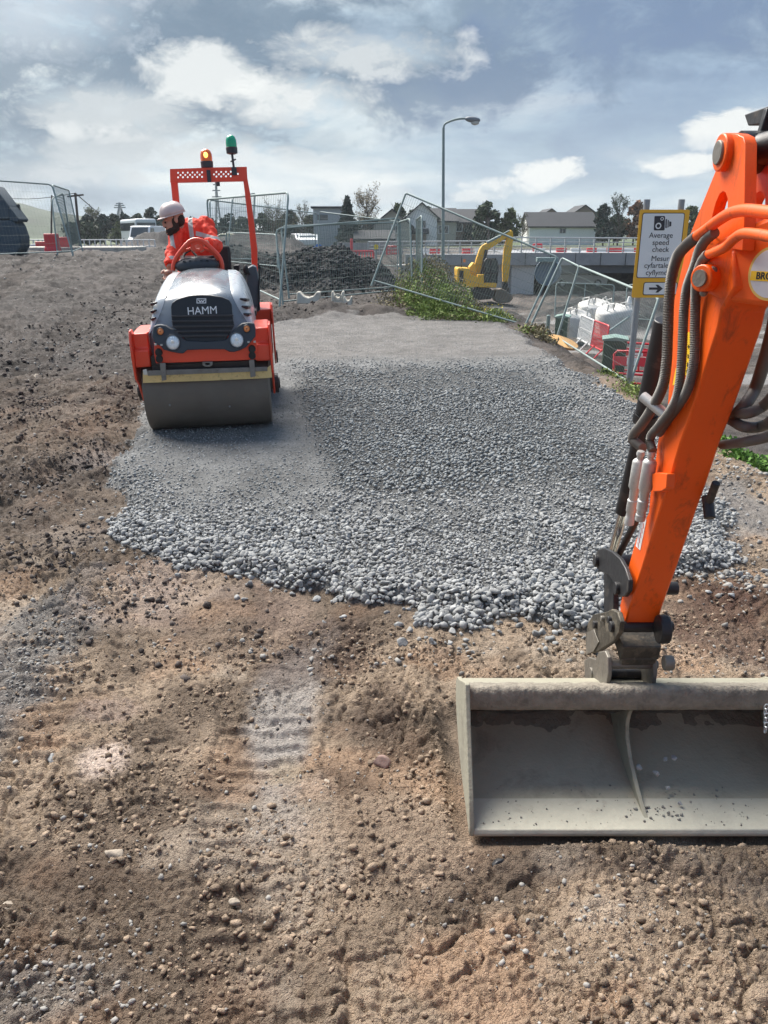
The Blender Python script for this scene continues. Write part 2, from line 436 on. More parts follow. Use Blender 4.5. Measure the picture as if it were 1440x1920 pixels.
def loose(x, y):              # the wetter, darker heap of loose stone in the middle
    return sst(5.0, 5.5, y + .35 * pn(x, y, .7, 46)) * sst(10.6, 10.0, y + .3 * pn(x, y, .8, 47)) * sst(1.75, 1.35, x + .3 * pn(x, y, .8, 48) - .04 * y) * (1 - compact(x, y))
def gp(u, v, ru, rv, k):
    c = G(u, v); a = G(u, v - rv); b = G(u, v + rv)
    return (c.x, c.y, ru / F * (c - Vector((0, 0, EYE))).length, abs(a.y - b.y) / 2, k)
SMOOTHS = [gp(560, 1330, 90, 160, .8), gp(760, 1560, 110, 90, .6), gp(190, 1430, 60, 40, .75), gp(330, 1130, 150, 60, .7), gp(1150, 1780, 200, 160, .5), gp(870, 1600, 90, 60, .6), gp(1380, 980, 70, 90, .8), gp(600, 1150, 80, 50, .5)]
TRACKS = [(-.38, -.10, .17, 1.0, 3.4, .085, .016, 200), (.42, .0, .20, 2.0, 3.3, .075, .015, 210), (-1.25, -.16, .2, 1.4, 3.6, .10, .016, 220), (.95, .02, .16, 2.4, 3.3, .08, .014, 230), (-3.5, -.16, .26, 4.4, 16, .19, .07, 240), (-5.0, -.20, .34, 6, 22, .24, .09, 250), (-7.2, -.22, .34, 8, 24, .26, .09, 260)]
def hz(x, y): return float(height(np.array([float(x)]), np.array([float(y)]), False)[0])

def mesh_np(name, V, FQ, mat, smooth=True, attr=None):
    me = bpy.data.meshes.new(name); n = len(V); k = FQ.shape[1]; m = len(FQ)
    me.vertices.add(n); me.vertices.foreach_set('co', V.astype(np.float32).ravel())
    me.loops.add(m * k); me.loops.foreach_set('vertex_index', FQ.astype(np.int32).ravel())
    me.polygons.add(m); me.polygons.foreach_set('loop_start', (np.arange(m) * k).astype(np.int32))
    me.update(calc_edges=True)
    if smooth: me.polygons.foreach_set('use_smooth', np.ones(m, bool))
    if attr is not None:
        a = me.color_attributes.new('tint', 'FLOAT_COLOR', 'POINT')
        a.data.foreach_set('color', np.concatenate([attr, np.ones((n, 1))], 1).astype(np.float32).ravel())
    me.materials.append(mat); me.validate()
    o = bpy.data.objects.new(name, me); COL.objects.link(o); return o

def soil_color(x, y):
    c0 = np.array([.44, .335, .24]); c1 = np.array([.20, .15, .108]); c2 = np.array([.56, .46, .36])
    n = fbm(x, y, 1.3, 4, 300); n2 = fbm(x, y, .35, 4, 310)
    t = sst(-.35, .35, n + .5 * n2)[:, None]; c = c1 * (1 - t) + c0 * t
    t = sst(.25, .6, fbm(x, y, .7, 4, 320))[:, None]; c = c * (1 - t * .6) + c2 * t * .6
    red = sst(.1, .5, fbm(x, y, .5, 3, 330))[:, None]; c = c * (1 + red * np.array([.06, -.04, -.10]))
    t = (sst(3.2, 5.0, y + .6 * n - .35 * np.minimum(x, 0) * 0) * sst(.5, -1.5, x) )[:, None]     # darker, greyer soil up the left
    dk = np.array([.085, .066, .055]) * (1 + .5 * n2[:, None])
    c = c * (1 - .72 * t) + dk * .72 * t
    t = sst(8, 11, y)[:, None] * .9; c = c * (1 - t) + np.array([.072, .064, .060]) * (1 + .6 * n2[:, None] + .4 * n[:, None]) * t
    for (u, v, ru, rv, col, k) in PATCH:
        cx, cy, rx, ry, _ = gp(u, v, ru, rv, 0)
        d = np.sqrt(((x - cx) / rx) ** 2 + ((y - cy) / ry) ** 2) + .5 * n2
        m = (k * sst(1.25, .5, d))[:, None]; c = c * (1 - m) + np.array(col) * m
    # churned ground of the lower site with pale wet strips
    low = sst(2.5, 4.5, x - edge_x(y)) * sst(8, 12, y)
    st = sst(.1, .3, fbm(x * .35, y, 2.4, 3, 340)) * low * sst(60, 45, y)
    c = c * (1 - .8 * st[:, None]) + np.array([.33, .32, .31]) * .8 * st[:, None]
    h = heaps(x, y) * sst(6, 2, np.hypot(x - 1.3, (y - 19.3) * 3)) * 0 + heaps(x, y); t = sst(.05, .3, h)[:, None] * .85; c = c * (1 - t) + np.array([.028, .028, .03]) * (1 + .7 * n2[:, None]) * t
    t = sst(80, 110, y)[:, None]; c = c * (1 - t) + np.array([.09, .12, .055]) * t
    # stone under-layer of the pad
    s = padmask(x, y); t = sst(-.02, .05, s)[:, None]
    cmp_ = compact(x, y)[:, None]; g0 = np.array([.235, .24, .238]) * (1 + .25 * n2[:, None])
    farp = sst(10, 12, y)[:, None]; g1 = np.array([.245, .247, .243]) * (1 - farp) + np.array([.235, .222, .208]) * farp
    g1 = g1 * (1 + .22 * n2[:, None] + .15 * n[:, None])
    g = g0 * (1 - cmp_) + g1 * cmp_
    ls = loose(x, y)[:, None]; g = g * (1 - .35 * ls)
    c = c * (1 - t) + g * t
    return np.clip(c, .015, .9)
PATCH = [(550, 1330, 75, 150, (.50, .46, .42), .85), (540, 1450, 50, 30, (.42, .33, .22), .6), (190, 1432, 48, 36, (.74, .60, .50), .95), (215, 1330, 60, 30, (.45, .34, .28), .6),
         (30, 1260, 90, 190, (.23, .222, .212), .8), (60, 1880, 130, 70, (.27, .25, .225), .6), (300, 1110, 130, 55, (.50, .39, .32), .7), (540, 1160, 60, 50, (.42, .31, .24), .6),
         (760, 1560, 150, 90, (.48, .36, .26), .6), (1330, 1780, 180, 130, (.46, .35, .25), .5), (120, 1010, 80, 30, (.30, .25, .21), .5), (190, 850, 50, 20, (.35, .30, .27), .6),
         (600, 1230, 110, 70, (.12, .075, .055), .6), (430, 1180, 130, 60, (.15, .10, .075), .5), (700, 1340, 60, 80, (.11, .072, .052), .5), (1370, 1180, 110, 90, (.13, .068, .046), .75), (1420, 1130, 70, 60, (.11, .055, .038), .7),
         (1400, 960, 90, 80, (.30, .28, .26), .9), (1180, 1640, 260, 30, (.17, .125, .095), .5), (1060, 1620, 50, 40, (.38, .32, .26), .5), (940, 1680, 60, 60, (.1, .07, .05), .4), (160, 1640, 150, 60, (.12, .08, .055), .5)]

gm = bpy.data.materials.new('earth'); gm.use_nodes = True; t = NT(gm.node_tree); bs = gm.node_tree.nodes['Principled BSDF']
co = t.n('ShaderNodeTexCoord').outputs['Object']
at_ = t.n('ShaderNodeAttribute', attribute_name='tint').outputs['Color']
na = t.noise(co, 9, 8, .7); nb = t.noise(co, 55, 6, .7)
f = t.math('MULTIPLY_ADD', na, 1.0, .5); c = t.mix(1.0, at_, t.n('ShaderNodeCombineColor', ins={0: f, 1: f, 2: f}).outputs[0], 'MULTIPLY')
sp_ = t.ramp(nb, [(.36, (.5, .5, .5)), (.5, (1, 1, 1)), (.68, (1.0, 1.0, 1.0)), (.76, (1.75, 1.7, 1.65))]); c = t.mix(.8, c, sp_, 'MULTIPLY')
t.link(c, bs.inputs['Base Color']); bs.inputs['Specular IOR Level'].default_value = .3
t.link(t.math('MULTIPLY_ADD', na, -.5, 1.05, clamp=True), bs.inputs['Roughness'])
vz = t.n('ShaderNodeTexVoronoi', feature='DISTANCE_TO_EDGE', ins={'Vector': t.vmath('ADD', co, t.vmath('MULTIPLY', t.noise(co, 40, 3, .6, col=True), (.02, .02, .02)).outputs[0]).outputs[0], 'Scale': 62.0})
hh = t.math('ADD', t.math('MULTIPLY', nb, 1.2), t.math('MULTIPLY', t.math('MINIMUM', vz.outputs[0], .12), 2.6)); hh = t.math('ADD', hh, t.noise(co, 170, 4, .7))
b_ = t.n('ShaderNodeBump', ins={'Strength': 1.0, 'Distance': .016, 'Height': hh}); t.link(b_.outputs[0], bs.inputs['Normal'])

def fan(rows, cols):
    T, Y = np.meshgrid(cols, rows); X = np.sign(T) * np.minimum(np.abs(T) * Y, 900 + np.abs(T) * 10)
    x = X.ravel(); y = Y.ravel(); z = height(x, y); c = soil_color(x, y)
    nr, nc = len(rows), len(cols); i = np.arange(nr - 1)[:, None] * nc + np.arange(nc - 1)[None, :]
    q = np.stack([i, i + 1, i + nc + 1, i + nc], -1).reshape(-1, 4)
    return np.stack([x, y, z], 1), q, c
rows = [.55]
while rows[-1] < 850:
    y = rows[-1]; rows.append(y * (1 + (.0026 if y < 9 else .004 if y < 30 else .012 if y < 120 else .08)))
cc = [0.0]
while cc[-1] < 3.2: a = cc[-1]; cc.append(a + (.0026 if a < .62 else .012 if a < 1 else .08))
cols = np.array([-q for q in cc[:0:-1]] + cc)
V, Q, C = fan(np.array(rows), cols)
ground = mesh_np('ground', V, Q, gm, True, C); tag(ground, 'brown and grey churned earth of the building site', None, kind='structure')
print('ground verts', len(V))

# ---------------------------------------------------------------- loose stone
def ico(sub):
    bm = bmesh.new(); bmesh.ops.create_icosphere(bm, subdivisions=sub, radius=1)
    v = np.array([p.co[:] for p in bm.verts]); f = np.array([[q.index for q in p.verts] for p in bm.faces]); bm.free(); return v, f
def stones(name, x, y, z, r, mat, sub=2, ang=.25, flat=.85, smooth=False, seed=0):
    g = np.random.default_rng(seed); v, f = ico(sub); K_ = 24; VV = []
    for k in range(K_):
        w_ = v.copy()
        for _ in range(7):                                  # chip the ball with flat cuts
            n = g.normal(size=3); n /= np.linalg.norm(n); d = g.uniform(.36, .74)
            s = w_ @ n; w_ = w_ - np.outer(np.clip(s - d, 0, None), n)
        w_ += g.normal(size=w_.shape) * ang * .12
        VV.append(w_)
    VV = np.array(VV); N = len(x)
    qn = g.normal(size=(N, 4)); qn /= np.linalg.norm(qn, axis=1)[:, None]; a, b, c, d = qn.T
    M = np.stack([1 - 2 * (c * c + d * d), 2 * (b * c - d * a), 2 * (b * d + c * a), 2 * (b * c + d * a), 1 - 2 * (b * b + d * d), 2 * (c * d - b * a), 2 * (b * d - c * a), 2 * (c * d + b * a), 1 - 2 * (b * b + c * c)], 1).reshape(N, 3, 3)
    sc = g.uniform(.62, 1.2, size=(N, 3)) * r[:, None]
    P = VV[g.integers(0, K_, N)] * sc[:, None, :]
    P = np.einsum('nij,nkj->nki', M, P); P[:, :, 2] *= flat
    P += np.stack([x, y, z], 1)[:, None, :]
    nv = v.shape[0]; FF = f[None] + (np.arange(N) * nv)[:, None, None]
    return mesh_np(name, P.reshape(-1, 3), FF.reshape(-1, 3), mat, smooth)
def jit(x0, x1, y0, y1, sp__, seed, keep=1.0):
    g = np.random.default_rng(seed); X, Y = np.meshgrid(np.arange(x0, x1, sp__), np.arange(y0, y1, sp__)); x = X.ravel() + g.uniform(-.5, .5, X.size) * sp__; y = Y.ravel() + g.uniform(-.5, .5, X.size) * sp__
    m = g.random(x.size) < keep; m &= (np.abs(x) < .62 * y + .5); return x[m], y[m], g
stone_m = pmat('crushed_limestone', (.285, .29, .285), .9, var=.3, scale=30, bump=.35, bscale=120, island=.27)
wet_m = pmat('damp_crushed_limestone', (.205, .218, .22), .75, var=.3, scale=30, bump=.35, bscale=120, island=.3)
soil_m = pmat('soil_clod', (.30, .23, .168), .95, var=.4, scale=60, bump=.8, bscale=220, island=.38, spec=.2)
dark_soil_m = pmat('dark_soil_clod', (.082, .066, .057), .95, var=.35, scale=20, bump=.5, bscale=150, island=.5)

def pad_layer(name, y0, y1, sp__, rmin, rmax, sub, seed, thin, dark=False):
    x, y, g = jit(-4, 3.6, y0, y1, sp__, seed)
    s = padmask(x, y); cm = compact(x, y); edge = sst(.45, .05, s)
    p = np.where(s > 0, thin * (1 - .45 * cm) + edge * .2, 0) ; p = np.where((s < 0) & (s > -.3), .16 * np.exp(s / .07), p)
    p = p * (1 - .45 * sst(8, 10, y) * (1 - cm))
    m = (g.random(x.size) < p) & ((loose(x, y) > g.random(x.size)) == dark); x, y, s, cm, edge = x[m], y[m], s[m], cm[m], edge[m]
    k = g.random(x.size) ** 1.6; big = .76 + .16 * sst(-.3, .3, pn(x, y, 1.1, 44)) + .22 * edge + .20 * sst(4.4, 3.2, y)
    r = (rmin + (rmax - rmin) * k) * big * (1 - .45 * cm)
    z = height(x, y) + r * .25 * (1 - .8 * cm) + g.random(x.size) * .012 * (1 - cm) * (s > 0)
    o = stones(name, x, y, z + (.014 if dark else 0), r * (1.12 if dark else 1), wet_m if dark else stone_m, sub, seed=seed); tag(o, None, None); print(name, len(x)); return o
a = pad_layer('gravel_near', 2.4, 4.6, .020, .0085, .0235, 2, 1, .97)
b = pad_layer('gravel_mid', 4.6, 8.2, .028, .011, .024, 1, 2, .85)
c = pad_layer('gravel_far', 8.2, 16.4, .042, .012, .026, 1, 3, .8)
d = pad_layer('gravel_mid_damp', 4.6, 8.2, .028, .011, .024, 1, 2, .9, True)
e = pad_layer('gravel_far_damp', 8.2, 12, .036, .012, .026, 1, 3, .9, True)
for o_, l_ in ((d, 'darker damp loose stone spread in the middle of the pad'), (e, 'darker damp loose stone on the far side of the middle patch'), (a, 'coarse loose grey stone at the near edge of the new stone pad'), (b, 'loose grey stone across the middle of the pad in front of the roller'), (c, 'thinner grey stone on the far half of the pad')):
    o_.name = 'gravel'; tag(o_, l_, 'gravel', kind='stuff')

def crumbs(name, label, y0, y1, sp__, keep, rmin, rmax, sub, seed, mat, side=0):
    x, y, g = jit(-6 if y1 > 5 else -3, 4, y0, y1, sp__, seed, keep)
    s = padmask(x, y); m = (s < -.03) | (g.random(x.size) < .0); 
    cl = sst(-.1, .35, fbm(x, y, .55, 3, 50 + seed)); pr = .12 + .88 * cl
    if side == -1:
        for (cx, cy, rx, ry, k_) in SMOOTHS: pr = pr * (1 - .85 * k_ * np.exp(-((x - cx) / rx) ** 2 - ((y - cy) / ry) ** 2))
    lf = sst(.3, -1.2, x + .25 * pn(x, y, .8, seed)) * sst(2.6, 4.2, y)
    if side == 1: pr = pr * lf
    if side == -1: pr = pr * (1 - lf)
    m &= g.random(x.size) < pr; m &= (x < edge_x(y) + 1.0)
    m &= ~((x > .22) & (x < 1.4) & (y > 1.93) & (y < 2.62))
    x, y = x[m], y[m]; r = rmin + (rmax - rmin) * g.random(x.size) ** 5
    z = height(x, y) + r * .15; o = stones(name, x, y, z, r, mat, sub, ang=.9, seed=seed); tag(o, label, 'soil crumbs', kind='stuff'); print(name, len(x)); return o
crumbs('soil_crumbs', 'brown crumbled soil scattered over the near ground', .9, 4.6, .0145, 1, .0028, .018, 1, 5, soil_m, -1)
crumbs('soil_crumbs', 'dark crumbled soil and grit on the left of the stone', 2.4, 9, .030, 1, .007, .030, 1, 6, dark_soil_m, 1)
crumbs('soil_crumbs', 'grey soil lumps and stones scattered over the far left ground', 8, 21, .075, .9, .012, .05, 1, 8, dark_soil_m, 1)
gray_chip = pmat('grey_chip', (.24, .232, .215), .85, var=.3, scale=20, bump=.3, bscale=120, island=.4)
def chips(name, label, regs, seed):
    g = np.random.default_rng(seed); xs = []; ys = []; rs = []
    for (u, v, ru, rv, n, r0, r1) in regs:
        cx, cy, rx, ry, _ = gp(u, v, ru, rv, 0); a = g.normal(size=(n, 2)) * .5
        xs.append(cx + a[:, 0] * rx); ys.append(cy + a[:, 1] * ry); rs.append(r0 + (r1 - r0) * g.random(n) ** 2.5)
    x = np.concatenate(xs); y = np.concatenate(ys); r = np.concatenate(rs); k = padmask(x, y) < -.02; x, y, r = x[k], y[k], r[k]
    o = stones(name, x, y, height(x, y) + r * .2, r, gray_chip, 1, seed=seed); tag(o, label, 'stone chips', kind='stuff')
chips('stone_chips', 'small grey stone chips trodden into the soil', [(30, 1270, 110, 170, 900, .003, .015), (80, 1850, 200, 110, 500, .002, .011), (560, 1390, 130, 200, 130, .003, .010), (1100, 1760, 260, 160, 260, .003, .012),
      (1340, 1080, 130, 60, 260, .008, .03), (1400, 900, 80, 60, 300, .008, .028), (250, 1080, 160, 60, 160, .005, .018), (60, 700, 200, 70, 160, .01, .04), (120, 900, 180, 90, 300, .006, .02), (150, 640, 220, 60, 700, .012, .035), (120, 560, 200, 30, 500, .015, .05), (700, 1230, 500, 40, 160, .006, .022), (850, 1500, 500, 300, 150, .003, .008),
      (1400, 1250, 150, 70, 220, .003, .012), (350, 1600, 300, 200, 160, .003, .012)], 9)

g = np.random.default_rng(91); n = 5200; x = np.concatenate([g.normal(-1.7, 1.7, n), g.normal(-5.0, 1.7, 900)]); y = np.concatenate([24.5 - np.abs(g.normal(0, 1.5, n)), g.normal(29, 1.2, 900)]); k = heaps(x, y) > .08; x, y = x[k], y[k]; r = .018 + .075 * g.random(len(x)) ** 4
o = stones('heap_rubble', x, y, height(x, y) + r * .3, r, pmat('dark_rubble', (.045, .045, .047), .9, var=.4, scale=12, bump=.5, island=.6), 1, seed=92); tag(o, 'dark stones and clods covering the spoil heap behind the centre fence', 'rubble', kind='stuff')
# ---------------------------------------------------------------- mini excavator reaching in from the right
orange = pmat('orange_paint', (.82, .11, .006), .42, var=.10, scale=3, bump=.05, bscale=60, dirt=.24, dirtcol=(.13, .045, .02), dscale=9, coat=.08, spec=.35, dst=(2.2, 2.2, .7))
steel_dark = pmat('black_steel', (.028, .028, .03), .45, metal=.3, var=.3, scale=12, bump=.15, dirt=.28, dirtcol=(.16, .135, .11), dscale=9)
steel_worn = pmat('worn_steel', (.20, .185, .16), .5, metal=.45, var=.35, scale=16, bump=.3, dirt=.35, dirtcol=(.24, .20, .155), dscale=12)
dry_mud_steel = pmat('mud_coated_steel', (.30, .285, .22), .9, var=.18, scale=7, bump=.35, bscale=60, dirt=.3, dirtcol=(.13, .115, .095), dscale=5)
crust_m = pmat('dried_mud_crust', (.24, .215, .175), .95, var=.5, scale=30, bump=1.0, bscale=70, dirt=.3, dirtcol=(.09, .075, .06), dscale=16)
hose_m = pmat('ribbed_hose', (.12, .11, .095), .55, var=.25, scale=10, bump=.1, dirt=.35, dirtcol=(.20, .18, .15), dscale=8)
galv = pmat('galvanised_steel', (.42, .44, .45), .42, metal=.6, var=.15, scale=10, bump=.1)
zinc = pmat('grey_painted_coupling', (.50, .50, .48), .45, metal=.3, var=.2, scale=30, dirt=.25)
yellow_d = pmat('yellow_decal', (.85, .55, .02), .5, var=.05); white_d = pmat('white_decal', (.78, .78, .78), .45, var=.05); black_d = pmat('black_ink', (.02, .02, .022), .5, var=.1)
chrome = pmat('chrome_rod', (.75, .75, .76), .14, metal=1.0, var=.02, bump=0)

EX = thing('mini_excavator', 'orange mini excavator arm at right with hoses and a wide muddy grading bucket', 'excavator', (.85, 1.95, 0))
def ext(x): return (x, 0, 0)
XL, WD = .771, .104
side = [(1352, 582), (1345.6, 614), (1312.5, 720.6), (1291, 787), (1275, 831.5), (1251, 914), (1240, 947), (1204, 1065), (1181.7, 1134), (1168, 1184),
        (1163, 1160), (1162, 1134), (1174, 1082), (1179, 1057), (1191, 1012), (1216, 959), (1218, 928), (1229, 855), (1233, 824), (1251, 760), (1255, 700), (1258, 620), (1263, 562),
        (1275, 510), (1289, 451), (1310, 425), (1345, 440), (1375, 470), (1376, 540)]
pts = [AX(u, v, XL) for u, v in side]
m = MB(); m.prism(pts, ext(WD)); arm = m.build('dipper_arm', orange, EX, bevel=.006)
# the two ears the cylinder pins to, with their arched openings
def ear(x, th):
    o_ = [(1289, 452), (1305, 411), (1322, 369), (1341, 322), (1343, 300), (1344, 275), (1352, 258), (1368, 250), (1381, 251), (1393, 257), (1397, 270), (1396, 357), (1395, 420), (1392, 470)]
    h_ = [(1355, 359), (1360, 361), (1364, 372), (1364, 392), (1350, 404), (1334, 420), (1336, 402), (1342, 380), (1349, 364)]
    A = [AX(u, v, XL) for u, v in o_]; Hh = [AX(u, v, XL) for u, v in h_]
    d = Vector((x - XL, 0, 0))
    m = MB(); m.prism([p + d for p in A], ext(th), [[p + d for p in Hh]]); e_ = m.build('ear_plate', orange, EX, bevel=.004)
    c = AX(1362, 286, XL) + d
    b = MB(); b.cyl(c - Vector((.016 if x == XL else 0, 0, 0)), c + Vector((th + (.016 if x != XL else 0), 0, 0)), .040, n=28); b.build('pin_boss', orange, e_, bevel=.003)
    b = MB(); b.cyl(c - Vector((.022 if x == XL else 0, 0, 0)), c + Vector((th + .02, 0, 0)), .026, n=20); b.build('pin', steel_worn, e_, bevel=.002)
ear(XL, .026); ear(XL + WD - .02, .026)
# cylinder that works the dipper, running back over the boom
c0 = AX(1362, 286, XL) + Vector((.052, 0, 0)); cdir = Vector((.34, -.55, .10)).normalized()
m = MB(); m.cyl(c0 - Vector((.025, 0, 0)), c0 + Vector((.025, 0, 0)), .045, n=24); m.cyl(c0, c0 + cdir * .09, .034, n=20); dc = m.build('dipper_cylinder', steel_dark, EX)
m = MB(); m.cyl(c0 + cdir * .07, c0 + cdir * .5, .021, n=24); m.build('cylinder_rod', chrome, dc)
m = MB(); m.cyl(c0 + cdir * .5, c0 + cdir * 1.3, .045, n=24); m.build('cylinder_barrel', steel_dark, dc)
# guard with a work lamp bracket on top of the rod end
g0 = c0 + Vector((.03, 0, .02))
m = MB(); m.prism([g0 + Vector((-.02, -.01, 0)), g0 + Vector((.03, -.01, 0)), g0 + Vector((.022, -.01, .07)), g0 + Vector((-.008, -.01, .07))], (0, .02, 0))
q = [AX(1395, 215, .86), AX(1450, 195, .86), AX(1560, 165, .86), AX(1560, 195, .86), AX(1440, 232, .86), AX(1402, 236, .86)]
m.prism(q, (.05, 0, 0)); m.build('rod_guard', steel_dark, EX, bevel=.003)
# boom nose and beam, swinging back past the camera's right
bd = Vector((.47, -.88, 0)).normalized(); bn = Vector((bd.y, -bd.x, 0)); p0 = Vector((.79, 1.83, 1.6))
if bn.x > 0: bn = -bn
out_ = [(1302, 520), (1306, 492), (1322, 470), (1350, 448), (1384, 428), (1440, 405), (1500, 360), (1700, 240), (1700, 470), (1520, 540), (1440, 571), (1428, 575), (1400, 571), (1372, 567), (1345, 561), (1318, 548), (1306, 536)]
A = [AP(u, v, p0, bn) for u, v in out_]
m = MB(); m.prism(A, -bn * .13); m.build('boom', orange, EX, bevel=.012)
far_a = A[7]; far_b = A[8]
m = MB(); m.prism([far_a, far_a + Vector((.12, -.9, .25)), far_b + Vector((.15, -.9, .1)), far_b], -bn * .13); m.build('boom_root', orange, EX, bevel=.012)
c = AP(1331, 521, p0, bn)
m = MB(); m.cyl(c - bn * .05, c + bn * .03, .030, n=28); m.build('pivot_boss', orange, EX, bevel=.003)
m = MB(); m.cyl(c + bn * .028, c + bn * .036, .019, n=20); m.ell(AP(1343, 508, p0, bn) + bn * .012, .011); m.ell(AP(1324, 549, p0, bn) + bn * .008, .009); m.build('pivot_pin', steel_worn, EX)
# round maker plate, cut off by the picture edge
c = AP(1447, 513, p0, bn) + bn * .0015
u_ = bd; v_ = Vector((0, 0, 1))
def disc(c, r, n=48, sx=1): return [c + u_ * math.cos(i * 2 * math.pi / n) * r * sx + v_ * math.sin(i * 2 * math.pi / n) * r for i in range(n)]
m = MB(); m.prism(disc(c, .056), bn * .0012); st = m.build('round_sticker', pmat('sticker_gold', (.72, .50, .12), .4), EX)
m = MB(); m.prism(disc(c + bn * .0014, .050), bn * .0008); m.build('sticker_face', pmat('sticker_silver', (.62, .64, .66), .3, var=.1), st)
k = c + bn * .0026 - v_ * .006
m = MB(); m.prism([k - u_ * .048 - v_ * .010, k + u_ * .048 - v_ * .010, k + u_ * .048 + v_ * .010, k - u_ * .048 + v_ * .010], bn * .0006); m.build('sticker_band', yellow_d, st)
text_mesh('sticker_letters', 'BRO', .02, black_d, st, frame_matrix(k + bn * .0009 - u_ * .014, u_, v_), .0003, bold=.0006)
# oil pipes in orange and the ribbed hoses they feed
def curve(pts, n=8):
    pts = [Vector(p) for p in pts]; P = [pts[0] * 2 - pts[1]] + pts + [pts[-1] * 2 - pts[-2]]; o_ = []
    for i in range(1, len(P) - 2):
        a, b, c_, d = P[i - 1:i + 3]
        for k in range(n):
            t_ = k / n; o_.append(.5 * ((2 * b) + (c_ - a) * t_ + (2 * a - 5 * b + 4 * c_ - d) * t_ ** 2 + (-a + 3 * b - 3 * c_ + d) * t_ ** 3))
    o_.append(pts[-1]); return o_
def pipe(px, x0, r, mat, name, n=8, xs=None):
    P = [AX(u, v, x0 if xs is None else xs[i]) for i, (u, v) in enumerate(px)]; m = MB(); m.tube(curve(P, 8), r, 14); return m.build(name, mat, EX)
pipe([(1308, 442), (1325, 430), (1342, 417), (1360, 405), (1375, 398), (1400, 394), (1440, 398), (1490, 404), (1600, 410)], .735, .0125, orange, 'oil_pipe', xs=[.74, .74, .74, .735, .73, .725, .72, .72, .74])
pipe([(1327, 478), (1345, 471), (1362, 462), (1376, 448), (1393, 438), (1420, 439), (1460, 446), (1560, 455)], .725, .0105, orange, 'oil_pipe', xs=[.74, .735, .73, .722, .715, .71, .705, .70])
def ribbed(px, x0, r, ribs=True, xs=None, pitch=.0042):
    P = [AX(u, v, x0 if xs is None else xs[i]) for i, (u, v) in enumerate(px)]; C = curve(P, 40)
    L = [0]
    for i in range(1, len(C)): L.append(L[-1] + (C[i] - C[i - 1]).length)
    n = max(8, int(L[-1] / (pitch / 2))); pts = []; j = 0
    for i in range(n + 1):
        s = L[-1] * i / n
        while j < len(L) - 2 and L[j + 1] < s: j += 1
        f_ = (s - L[j]) / max(1e-9, L[j + 1] - L[j]); pts.append(C[j].lerp(C[j + 1], min(1, f_)))
    m = MB(); m.tube(pts, [r * (1.0 if i % 2 else (.86 if ribs else 1.0)) for i in range(len(pts))], 14)
    return m.build('hydraulic_hose', hose_m, EX, smooth=60 if not ribs else 20)
ribbed([(1306, 444), (1285, 462), (1270, 482), (1259, 520), (1254, 570), (1252, 631), (1250, 678), (1243, 723), (1223, 765), (1203, 796), (1190, 812), (1186, 824), (1195, 832), (1205, 840)], .74, .0145, xs=[.74] * 9 + [.742, .745, .75, .752, .755])
ribbed([(1340, 436), (1325, 448), (1312, 468), (1302, 500), (1288, 540), (1283, 575), (1281, 607), (1278, 678), (1272, 732), (1260, 765), (1236, 798), (1222, 815), (1219, 828), (1224, 846)], .745, .0125, xs=[.745] * 14)
ribbed([(1326, 478), (1316, 492), (1307, 520), (1304, 560), (1303, 610), (1301, 678), (1289, 730), (1272, 760), (1250, 790), (1236, 812)], .755, .0125, xs=[.735, .735, .74, .75, .755, .757, .757, .757, .757, .757])
for pl_, r_ in (([(1460, 560), (1448, 620), (1432, 680), (1415, 730), (1392, 765), (1372, 782)], .016), ([(1480, 700), (1455, 735), (1430, 762), (1400, 775), (1375, 772)], .014), ([(1480, 740), (1450, 785), (1425, 800), (1395, 800), (1368, 786)], .014), ([(1500, 780), (1450, 815), (1400, 828), (1355, 834)], .013)):
    xx = [.95 + (.0 if i < len(pl_) - 2 else -.04) for i in range(len(pl_))]; ribbed(pl_, .93, r_, False, xs=xx)
def qc(a, b, c_, x, wr):
    m = MB(); A_, B_, C_ = AX(*a, x), AX(*b, x), AX(*c_, x)
    d = (B_ - A_).normalized(); L = (B_ - A_).length; Lc = (C_ - B_).length
    m.lathe([(0, 0), (.010, 0), (.012, .006), (.012, .012), (.009, .016), (.009, .024), (wr * .8, .028), (wr, .034), (wr, L * .92), (wr * .72, L), (wr * .66, L + Lc * .28), (wr * .80, L + Lc * .30), (wr * .80, L + Lc * .62), (wr * .66, L + Lc * .66), (wr * .66, L + Lc * .78), (wr * .74, L + Lc * .8), (wr * .74, L + Lc), (0, L + Lc)], A_, d, 20)
    return m.build('quick_coupling', zinc, EX)
qc((1202, 846), (1190, 918), (1181, 985), .745, .0195); qc((1222, 846), (1209, 922), (1207, 982), .745, .0195)
m = MB(); m.prism([AX(1222, 888, .75), AX(1234, 886, .75), (AX(1250, 888, .75)), AX(1249, 915, .75), AX(1240, 921, .75), AX(1224, 922, .75)], ext(.022)); m.build('coupling_bracket', orange, EX, bevel=.002)
a_, b_2 = AX(1205, 743, .715), AX(1248, 778, .762)
m = MB(); m.cyl(a_, b_2, .0145, n=18); m.build('hose_clamp_tube', zinc, EX)
m = MB(); m.cyl(AX(1343, 905, .885), AX(1330, 940, .885), .011, n=14); m.cyl(AX(1326, 930, .885), AX(1331, 972, .885), .015, n=14); m.build('hose_end_coupling', steel_dark, EX, bevel=.002)
